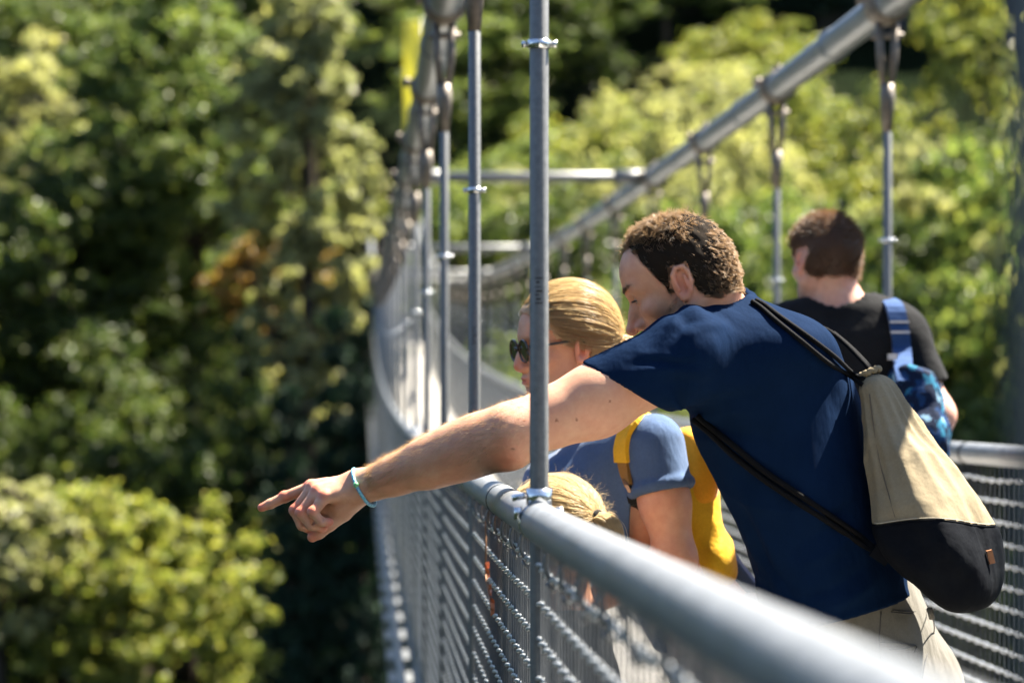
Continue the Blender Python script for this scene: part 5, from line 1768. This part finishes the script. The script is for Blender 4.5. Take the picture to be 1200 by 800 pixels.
    mb = MB(); mb.tube(spline([H.w((.110, .011, .014)), H.w((.1145, 0, .018)), H.w((.110, -.011, .014))], 8), .0024, 8); mb.build('bridge', M['frame'], sg)
    # yellow backpack
    bp = empty('backpack', P(830, 690, 5.40)); tag(bp, 'yellow backpack with an orange flap on the blonde woman', 'backpack')
    side = nrm(right * .9 + V3(.35, -.35, 0))
    cs = [P(795, 514, 5.42), P(804, 545, 5.41), P(810, 600, 5.40), P(818, 650, 5.40), P(825, 684, 5.40), P(827, 692, 5.40)]
    lo = np.min(cs, 0) - .2; hi = np.max(cs, 0) + .2
    v = Vol(*[np.arange(lo[i], hi[i], .006) for i in range(3)])
    v.loft(cs, [.08, .098, .104, .108, .104, .09], [.04, .048, .044, .048, .048, .03], right, 0, endk=.04, pw=2.6)
    v.ell(P(834, 655, 5.36), (.035, .09, .05), None, .03)
    g = wavy(121, 38, 7); v.disp(lambda X, Y, Z: -.008 * (1 - np.abs(g(X, Y, Z)) * 2.2))
    V, Q = v.mesh(); build_vq('bag_body', relax(V, Q, 1), Q, M['yellow'], bp)
    cs = [P(797, 508, 5.42), P(808, 527, 5.41), P(814, 560, 5.40), P(816, 598, 5.395)]
    v = Vol(*[np.arange(lo[i], hi[i], .006) for i in range(3)])
    v.loft(cs, [.086, .104, .108, .10], [.034, .044, .044, .032], right, 0, endk=.02, pw=2.6)
    v.disp(lambda X, Y, Z: -.004 * (1 - np.abs(g(Y, X, Z)) * 2.2))
    V, Q = v.mesh(); build_vq('flap', relax(V, Q, 1), Q, M['orange'], bp)
    bsides = on_surface

    def strap(path, w, m, name, th=.0025, parent=bp):
        q = np.array([on_surface(sb, a, b, .004, 5.28) for a, b in path]); q = spline(q, 26)
        # ribbon: width along the surface, towards the shoulder's outside
        T = np.gradient(q, axis=0); T /= np.linalg.norm(T, axis=1)[:, None]
        view = q / np.linalg.norm(q, axis=1)[:, None]
        nn = []
        for p, vv in zip(q, view):
            h = sb.find_nearest(Vector(p)); n = np.array(h[1]); nn.append(n if n @ vv < 0 else -n)
        nn = np.array(nn)
        for _ in range(3): nn[1:-1] = (nn[:-2] + nn[1:-1] + nn[2:]) / 3
        nn /= np.linalg.norm(nn, axis=1)[:, None]
        B = np.cross(T, nn); B /= np.linalg.norm(B, axis=1)[:, None]
        n = len(q); V = np.concatenate([q - B * w / 2 + nn * th, q + B * w / 2 + nn * th, q + B * w / 2 - nn * th, q - B * w / 2 - nn * th])
        i = np.arange(n - 1); F = [np.stack([k * n + i, ((k + 1) % 4) * n + i, ((k + 1) % 4) * n + i + 1, k * n + i + 1], 1) for k in range(4)]
        mb = MB(); mb.add(V, np.concatenate(F)); e = np.array([[0, n, 2 * n, 3 * n], [n - 1, 4 * n - 1, 3 * n - 1, 2 * n - 1]]); mb.f.append(e); mb.m.append(np.zeros(2, int))
        mb.build(name, m, parent, smooth=False)
        return q, T, B, nn
    strap([(752, 486), (743, 494), (734, 508), (730, 525), (731, 541)], .036, M['yellow'], 'shoulder_strap', .005)
    strap([(731, 538), (734, 552), (739, 569)], .026, M['webbing'], 'webbing_loop', .0035)
    q, T, B, nn = strap([(739, 566), (745, 585), (749, 610), (752, 634)], .030, M['blackweb'], 'adjuster_strap', .002)
    for k in (1, 24):
        R_ = np.stack([B[k], T[k], nn[k]], 1); mb = MB(); mb.box(q[k] + nn[k] * .006, (.034, .018, .008), R_); mb.build('buckle', M['buckle'], bp, smooth=False)


woman()


# ---------------------------------------------------------------- the child at the mesh
def child():
    FL = float(ZD(4.95)); s = .86
    H = Frame(P(650, 640, 5.02), (-.72, .69, -.12), (0, 0, 1), s)
    root = empty('person', (H.o[0] + .02, H.o[1], FL)); tag(root, 'small blonde child with a ponytail standing behind the handrail, only the hair showing', 'person')
    neck = H.w((-.035, 0, -.13)); f = nrm((-.97, .24, 0)); left = np.cross(V3(0, 0, 1), f); right = -left
    ch = neck + V3(0, 0, -.13); hipc = neck + V3(.02, 0, -.42)
    shL = neck + left * .115 + V3(0, 0, -.05); shR = neck + right * .115 + V3(0, 0, -.05)
    elL = shL + V3(.03, -.03, -.2); elR = shR + V3(.03, .03, -.2); wrL = elL + f * .03 + V3(0, 0, -.15); wrR = elR + f * .03 + V3(0, 0, -.15)
    lo = np.array([H.o[0] - .26, H.o[1] - .28, FL + .3]); hi = np.array([H.o[0] + .30, H.o[1] + .28, H.w((0, 0, .15))[2] + .02])
    v = Vol(np.arange(lo[0], hi[0], .0045), np.arange(lo[1], hi[1], .0045), axis_pts([(lo[2], .01), (neck[2] - .02, .004), (hi[2], None)]))
    head_sdf(v, H, neck, (.036, .038), nose=.8, jaw=.95)
    v.loft([hipc, (hipc + ch) / 2, ch, neck], [.10, .095, .105, .04], [.075, .07, .07, .035], right, .03)
    v.chain([shL, elL, wrL], [.034, .029, .02], .02); v.chain([shR, elR, wrR], [.034, .029, .02], .02)
    for w, e in ((wrL, elL), (wrR, elR)): relaxed_hand(v, w, w - e, (0, 0, -1), right if w is wrL else left, .66, .5)
    V, Q = v.mesh(); V = relax(V, Q, 1, .4); T = np.ones((len(V), 3)); head_tint(V, H, T)
    build_vq('body', V, Q, M['skin_w'], root, T); eyes(H, root)
    tie = H.w((-.112, -.006, .052)); tail = [tie, H.w((-.135, -.008, .050)), H.w((-.158, -.01, .03)), H.w((-.165, -.012, -.01)), H.w((-.155, -.012, -.06))]
    pulled_hair('hair', M['hair_c'], H, V, Q, hair_region(H.loc(V)), tie, tail, root, 7500, .00045, 21, .009, 1000, .018, 700)
    mb = MB(); a = np.linspace(0, 6.3, 24); n = nrm(tail[1] - tail[0]); fr = Frame(tie * .4 + tail[1] * .6, n)
    mb.tube(fr.o + np.outer(np.cos(a), fr.R[:, 1] * .011) + np.outer(np.sin(a), fr.R[:, 2] * .011), .0055, 8); mb.build('hair_tie', M['blackweb'], root)
    v = Vol(np.arange(lo[0], hi[0], .007), np.arange(lo[1], hi[1], .007), np.arange(lo[2], neck[2] + .03, .007))
    v.loft([hipc + V3(0, 0, -.02), (hipc + ch) / 2, ch, neck], [.118, .11, .12, .05], [.092, .085, .084, .045], right, 0)
    for sh, el in ((shL, elL), (shR, elR)): v.cap(sh, sh * .5 + el * .5, .047, .046, .03)
    g = wavy(131, 30, 6); v.disp(lambda X, Y, Z: -.003 * (1 - np.abs(g(X, Y, Z)) * 2.2)); v.cap(neck + V3(0, 0, .02), H.o, .038, .042, .004, 's')
    V2, Q2 = v.mesh(); build_vq('t_shirt', relax(V2, Q2, 1), Q2, M['black'], root)
    hL = hipc + left * .06; hR = hipc + right * .06
    kL = V3(hL[0] - .02, hL[1], FL + .33); kR = V3(hR[0], hR[1], FL + .33); aL = V3(hL[0] + .0, hL[1], FL + .06); aR = V3(hR[0] + .02, hR[1], FL + .06)
    trousers(root, hipc, hL, hR, kL, kR, aL, aR, right, (.062, .048, .04), hipc + V3(0, 0, .1), M['jean'], .009, .108, .082, f)
    shoe(root, aL, f, .7, FL); shoe(root, aR, f, .7, FL)


child()


# ---------------------------------------------------------------- the walker in black
def walker():
    Yc = 6.62; FL = float(ZD(Yc))
    root = empty('person', (P(990, 0, Yc)[0], Yc, FL)); tag(root, 'man in a black T-shirt seen from behind walking away along the bridge', 'person')
    f = nrm((-.14, .99, 0)); left = np.cross(V3(0, 0, 1), f); right = -left
    H = Frame(P(967, 311, 6.62), (-.36, .92, -.10), (0.02, .0, 1), .92)
    neck = P(986, 362, 6.60)
    shL = P(912, 398, 6.60); shR = P(1052, 392, 6.60); elR = P(1097, 486, 6.58); wrR = P(1096, 540, 6.80); elL = P(872, 490, 6.6); wrL = P(884, 560, 6.78)
    lo = V3(P(805, 0, Yc)[0], 6.28, FL + .6); hi = V3(P(1135, 0, Yc)[0], 7.05, P(0, 236, Yc)[2])
    v = Vol(np.arange(lo[0], hi[0], .0048), np.arange(lo[1], hi[1], .0055), axis_pts([(lo[2], .01), (P(0, 560, Yc)[2], .005), (hi[2], None)]))
    head_sdf(v, H, neck, (.052, .058), jaw=1.08)
    v.cap(neck + V3(0, 0, -.02), P(935, 392, 6.6), .046, .042, .05); v.cap(neck + V3(0, 0, -.02), P(1035, 390, 6.6), .046, .042, .05)
    cs = [P(992, 690, 6.62), P(992, 600, 6.62), P(991, 500, 6.63), P(990, 430, 6.63), P(989, 392, 6.62), P(987, 366, 6.61)]
    v.loft(cs, [.155, .15, .165, .175, .15, .06], [.11, .105, .115, .11, .085, .05], right, .03)
    v.chain([shR, elR, wrR], [.052, .043, .028], .03); v.chain([shL, elL, wrL], [.052, .043, .028], .03)
    relaxed_hand(v, wrR, nrm(wrR - elR), left, f, 1., .5); relaxed_hand(v, wrL, nrm(wrL - elL), right, f, 1., .5)
    V, Q = v.mesh(); V = relax(V, Q, 1, .4); T = np.ones((len(V), 3)); head_tint(V, H, T, .5)
    build_vq('body', V, Q, M['skin_n'], root, T); eyes(H, root)
    N = vnormals(V, Q); q = H.loc(V); inside = hair_region(q, .1, -.042)
    x, y, z = q.T
    Vc = V + N * (.006 * np.clip((z + .05) / .05, .1, 1))[:, None]; Qs = Q[inside[Q].all(1)]; used = np.unique(Qs); mp = np.full(len(V), -1); mp[used] = np.arange(len(used))
    mb = MB(); mb.add(Vc[used], mp[Qs]); g = np.random.default_rng(8); k = g.choice(np.nonzero(inside)[0], 6500)
    hair_strands(mb, V[k] + N[k] * .003, N[k], np.tile(-H.R[:, 0] * .3 - H.R[:, 2] * .5, (len(k), 1)), np.where(z[k] > .06, .022, .012), 4, .0006, .001, .9, .1, 9, .35)
    mb.build('hair', M['hair_n'], root)
    v = Vol(np.arange(lo[0], hi[0], .007), np.arange(lo[1], hi[1], .008), np.arange(FL + .75, P(0, 340, Yc)[2], .007))
    v.loft([P(992, 712, 6.62)] + cs[1:-1] + [P(987, 370, 6.61)], [.165, .16, .168, .172, .152, .085], [.13, .125, .135, .13, .105, .075], right, 0)
    v.cap(shL, shR, .062, .062, .06)
    sr = nrm(elR - shR); sl_ = nrm(elL - shL)
    vs = Vol(*v.ax); vs.cap(shR, shR + sr * .155, .060, .060, 0); vs.plane(shR + sr * .142, sr); f1 = vs.F.copy()
    vs.F[:] = .3; vs.cap(shL, shL + sl_ * .155, .060, .060, 0); vs.plane(shL + sl_ * .142, sl_); v.F = smin(v.F, np.minimum(f1, vs.F), .03)
    v.cap(neck, P(930, 382, 6.6), .055, .05, .04); v.cap(neck, P(1036, 380, 6.6), .055, .05, .04)
    g1 = wavy(141, 22, 7, (1, 1, .6)); v.disp(lambda X, Y, Z: -.009 * (1 - np.abs(g1(X, Y, Z)) * 2.2))
    v.cap(shR + sr * .125, elR, .052, .048, .003, 's'); v.cap(shL + sl_ * .125, elL, .052, .048, .003, 's')
    v.cap(neck + V3(0, 0, .015), H.o, .068, .066, .006, 's')
    V2, Q2 = v.mesh(); V2 = relax(V2, Q2, 1); build_vq('t_shirt', V2, Q2, M['black'], root)
    sb = BVHTree.FromPolygons([tuple(map(float, p)) for p in V2], [tuple(map(int, q_)) for q_ in Q2])
    pel = V3(*P(992, 730, 6.62)); hL = pel + left * .09 + V3(0, 0, -.03); hR = pel + right * .09 + V3(0, 0, -.03)
    kL = V3(hL[0], hL[1] + .16, FL + .50); kR = V3(hR[0], hR[1] - .02, FL + .50); aL = V3(kL[0], kL[1] + .05, FL + .10); aR = V3(kR[0], kR[1] - .22, FL + .12)
    trousers(root, pel, hL, hR, kL, kR, aL, aR, right, (.094, .068, .055), P(992, 680, 6.62), M['jean'], .011, .158, .118, f, .004)
    shoe(root, aL, f, 1., FL); shoe(root, aR, f, 1., FL)
    # backpack slung from one shoulder
    bp = empty('backpack', P(1076, 545, 6.47)); tag(bp, 'dark blue backpack with a light check hanging from the shoulder of the man in black', 'backpack')
    cs = [P(1060, 428, 6.46), P(1068, 448, 6.46), P(1077, 490, 6.46), P(1084, 530, 6.46), P(1088, 552, 6.46)]
    l2 = np.min(cs, 0) - .2; h2 = np.max(cs, 0) + .2
    v = Vol(*[np.arange(l2[i], h2[i], .006) for i in range(3)])
    v.loft(cs, [.030, .045, .056, .056, .040], [.05, .07, .085, .085, .06], (1, .12, 0), 0, endk=.04, pw=2.4)
    v.ell(P(1081, 515, 6.38), (.045, .04, .07), None, .02)
    g = wavy(142, 40, 7); v.disp(lambda X, Y, Z: -.010 * (1 - np.abs(g(X, Y, Z)) * 2.2))
    V, Q = v.mesh(); build_vq('bag_body', relax(V, Q, 1), Q, M['pattern'], bp)
    pth = [(1040, 352), (1047, 362), (1053, 385), (1056, 410), (1058, 436), (1060, 448)]
    qs = np.array([on_surface(sb, a, b, .007, 6.5) for a, b in pth]); qs[-1] = P(1062, 448, 6.40); qs[-2] = P(1059, 434, 6.43)
    qs = np.vstack([P(1034, 362, 6.74), P(1036, 352, 6.62), qs[1:]]); qs = spline(qs, 24)

    def ribbon(q_, w, th, m, nm):
        B = V3(1, .05, 0); nn = V3(0, -1, .1); n = len(q_)
        T_ = np.gradient(q_, axis=0); T_ /= np.linalg.norm(T_, axis=1)[:, None]; nv = np.cross(T_, np.tile(B, (n, 1))); nv /= np.linalg.norm(nv, axis=1)[:, None]
        V_ = np.concatenate([q_ - B * w / 2 + nv * th, q_ + B * w / 2 + nv * th, q_ + B * w / 2 - nv * th, q_ - B * w / 2 - nv * th]); i = np.arange(n - 1)
        mb = MB(); mb.add(V_, np.concatenate([np.stack([k_ * n + i, ((k_ + 1) % 4) * n + i, ((k_ + 1) % 4) * n + i + 1, k_ * n + i + 1], 1) for k_ in range(4)])); mb.build(nm, m, bp, smooth=False)
    ribbon(qs, .044, .007, M['strapblue'], 'shoulder_strap')
    c = P(1061, 384, 6.46)
    mb = MB(); mb.box(on_surface(sb, 1052, 380, .017, 6.5), (.046, .004, .006)); mb.build('reflective_band', M['hairtie'], bp, smooth=False)
    mb = MB(); mb.box(on_surface(sb, 1053, 390, .017, 6.5), (.046, .004, .006)); mb.build('reflective_band', M['hairtie'], bp, smooth=False)
    mb = MB(); mb.box(P(1046, 418, 6.45), (.022, .012, .014)); mb.build('buckle', M['hairtie'], bp, smooth=False)


M['strapblue'] = cloth('blue_strap', (.02, .05, .14), (.03, .07, .18))
walker()
# ---------------------------------------------------------------- light, camera
def lighting():
    w = bpy.data.worlds.new('World'); SC.world = w; w.use_nodes = True
    nt = w.node_tree; bg = nt.nodes['Background']
    s = nt.nodes.new('ShaderNodeTexSky'); s.sky_type = 'NISHITA'; s.sun_disc = False
    d = nrm(V3(.46, .30, .84))
    el = math.asin(d[2]); az = math.atan2(d[0], d[1])
    s.sun_elevation = el; s.sun_rotation = az
    s.air_density = 1.0; s.dust_density = .6
    nt.links.new(s.outputs[0], bg.inputs[0]); bg.inputs[1].default_value = .05
    l = bpy.data.lights.new('sun', 'SUN'); l.energy = 5.0; l.angle = math.radians(.53); l.color = (1, .93, .80)
    o = bpy.data.objects.new('sun', l); COL.objects.link(o)
    o.rotation_euler = Vector(d).to_track_quat('Z', 'Y').to_euler()


def camera():
    c = bpy.data.cameras.new('camera'); c.sensor_width = 36; c.lens = 96; c.clip_start = .05; c.clip_end = 6000
    c.dof.use_dof = True; c.dof.focus_distance = 4.72; c.dof.aperture_fstop = 3.9; c.dof.aperture_blades = 0
    o = bpy.data.objects.new('camera', c); COL.objects.link(o)
    o.location = (0, 0, 0); o.rotation_euler = (math.pi / 2, 0, 0)
    SC.camera = o


lighting(); camera()
SC.view_settings.view_transform = 'Standard'; SC.view_settings.look = 'None'
SC.view_settings.exposure = 2.75; SC.view_settings.gamma = 1; SC.view_settings.use_curve_mapping = False
SC.render.engine = 'CYCLES'
SC.cycles.use_denoising = True
try: SC.cycles.denoiser = 'OPENIMAGEDENOISE'
except Exception: pass
SC.cycles.max_bounces = 8; SC.cycles.diffuse_bounces = 3; SC.cycles.glossy_bounces = 3; SC.cycles.transmission_bounces = 4; SC.cycles.transparent_max_bounces = 8
SC.cycles.sample_clamp_indirect = 8; SC.cycles.caustics_reflective = False; SC.cycles.caustics_refractive = False
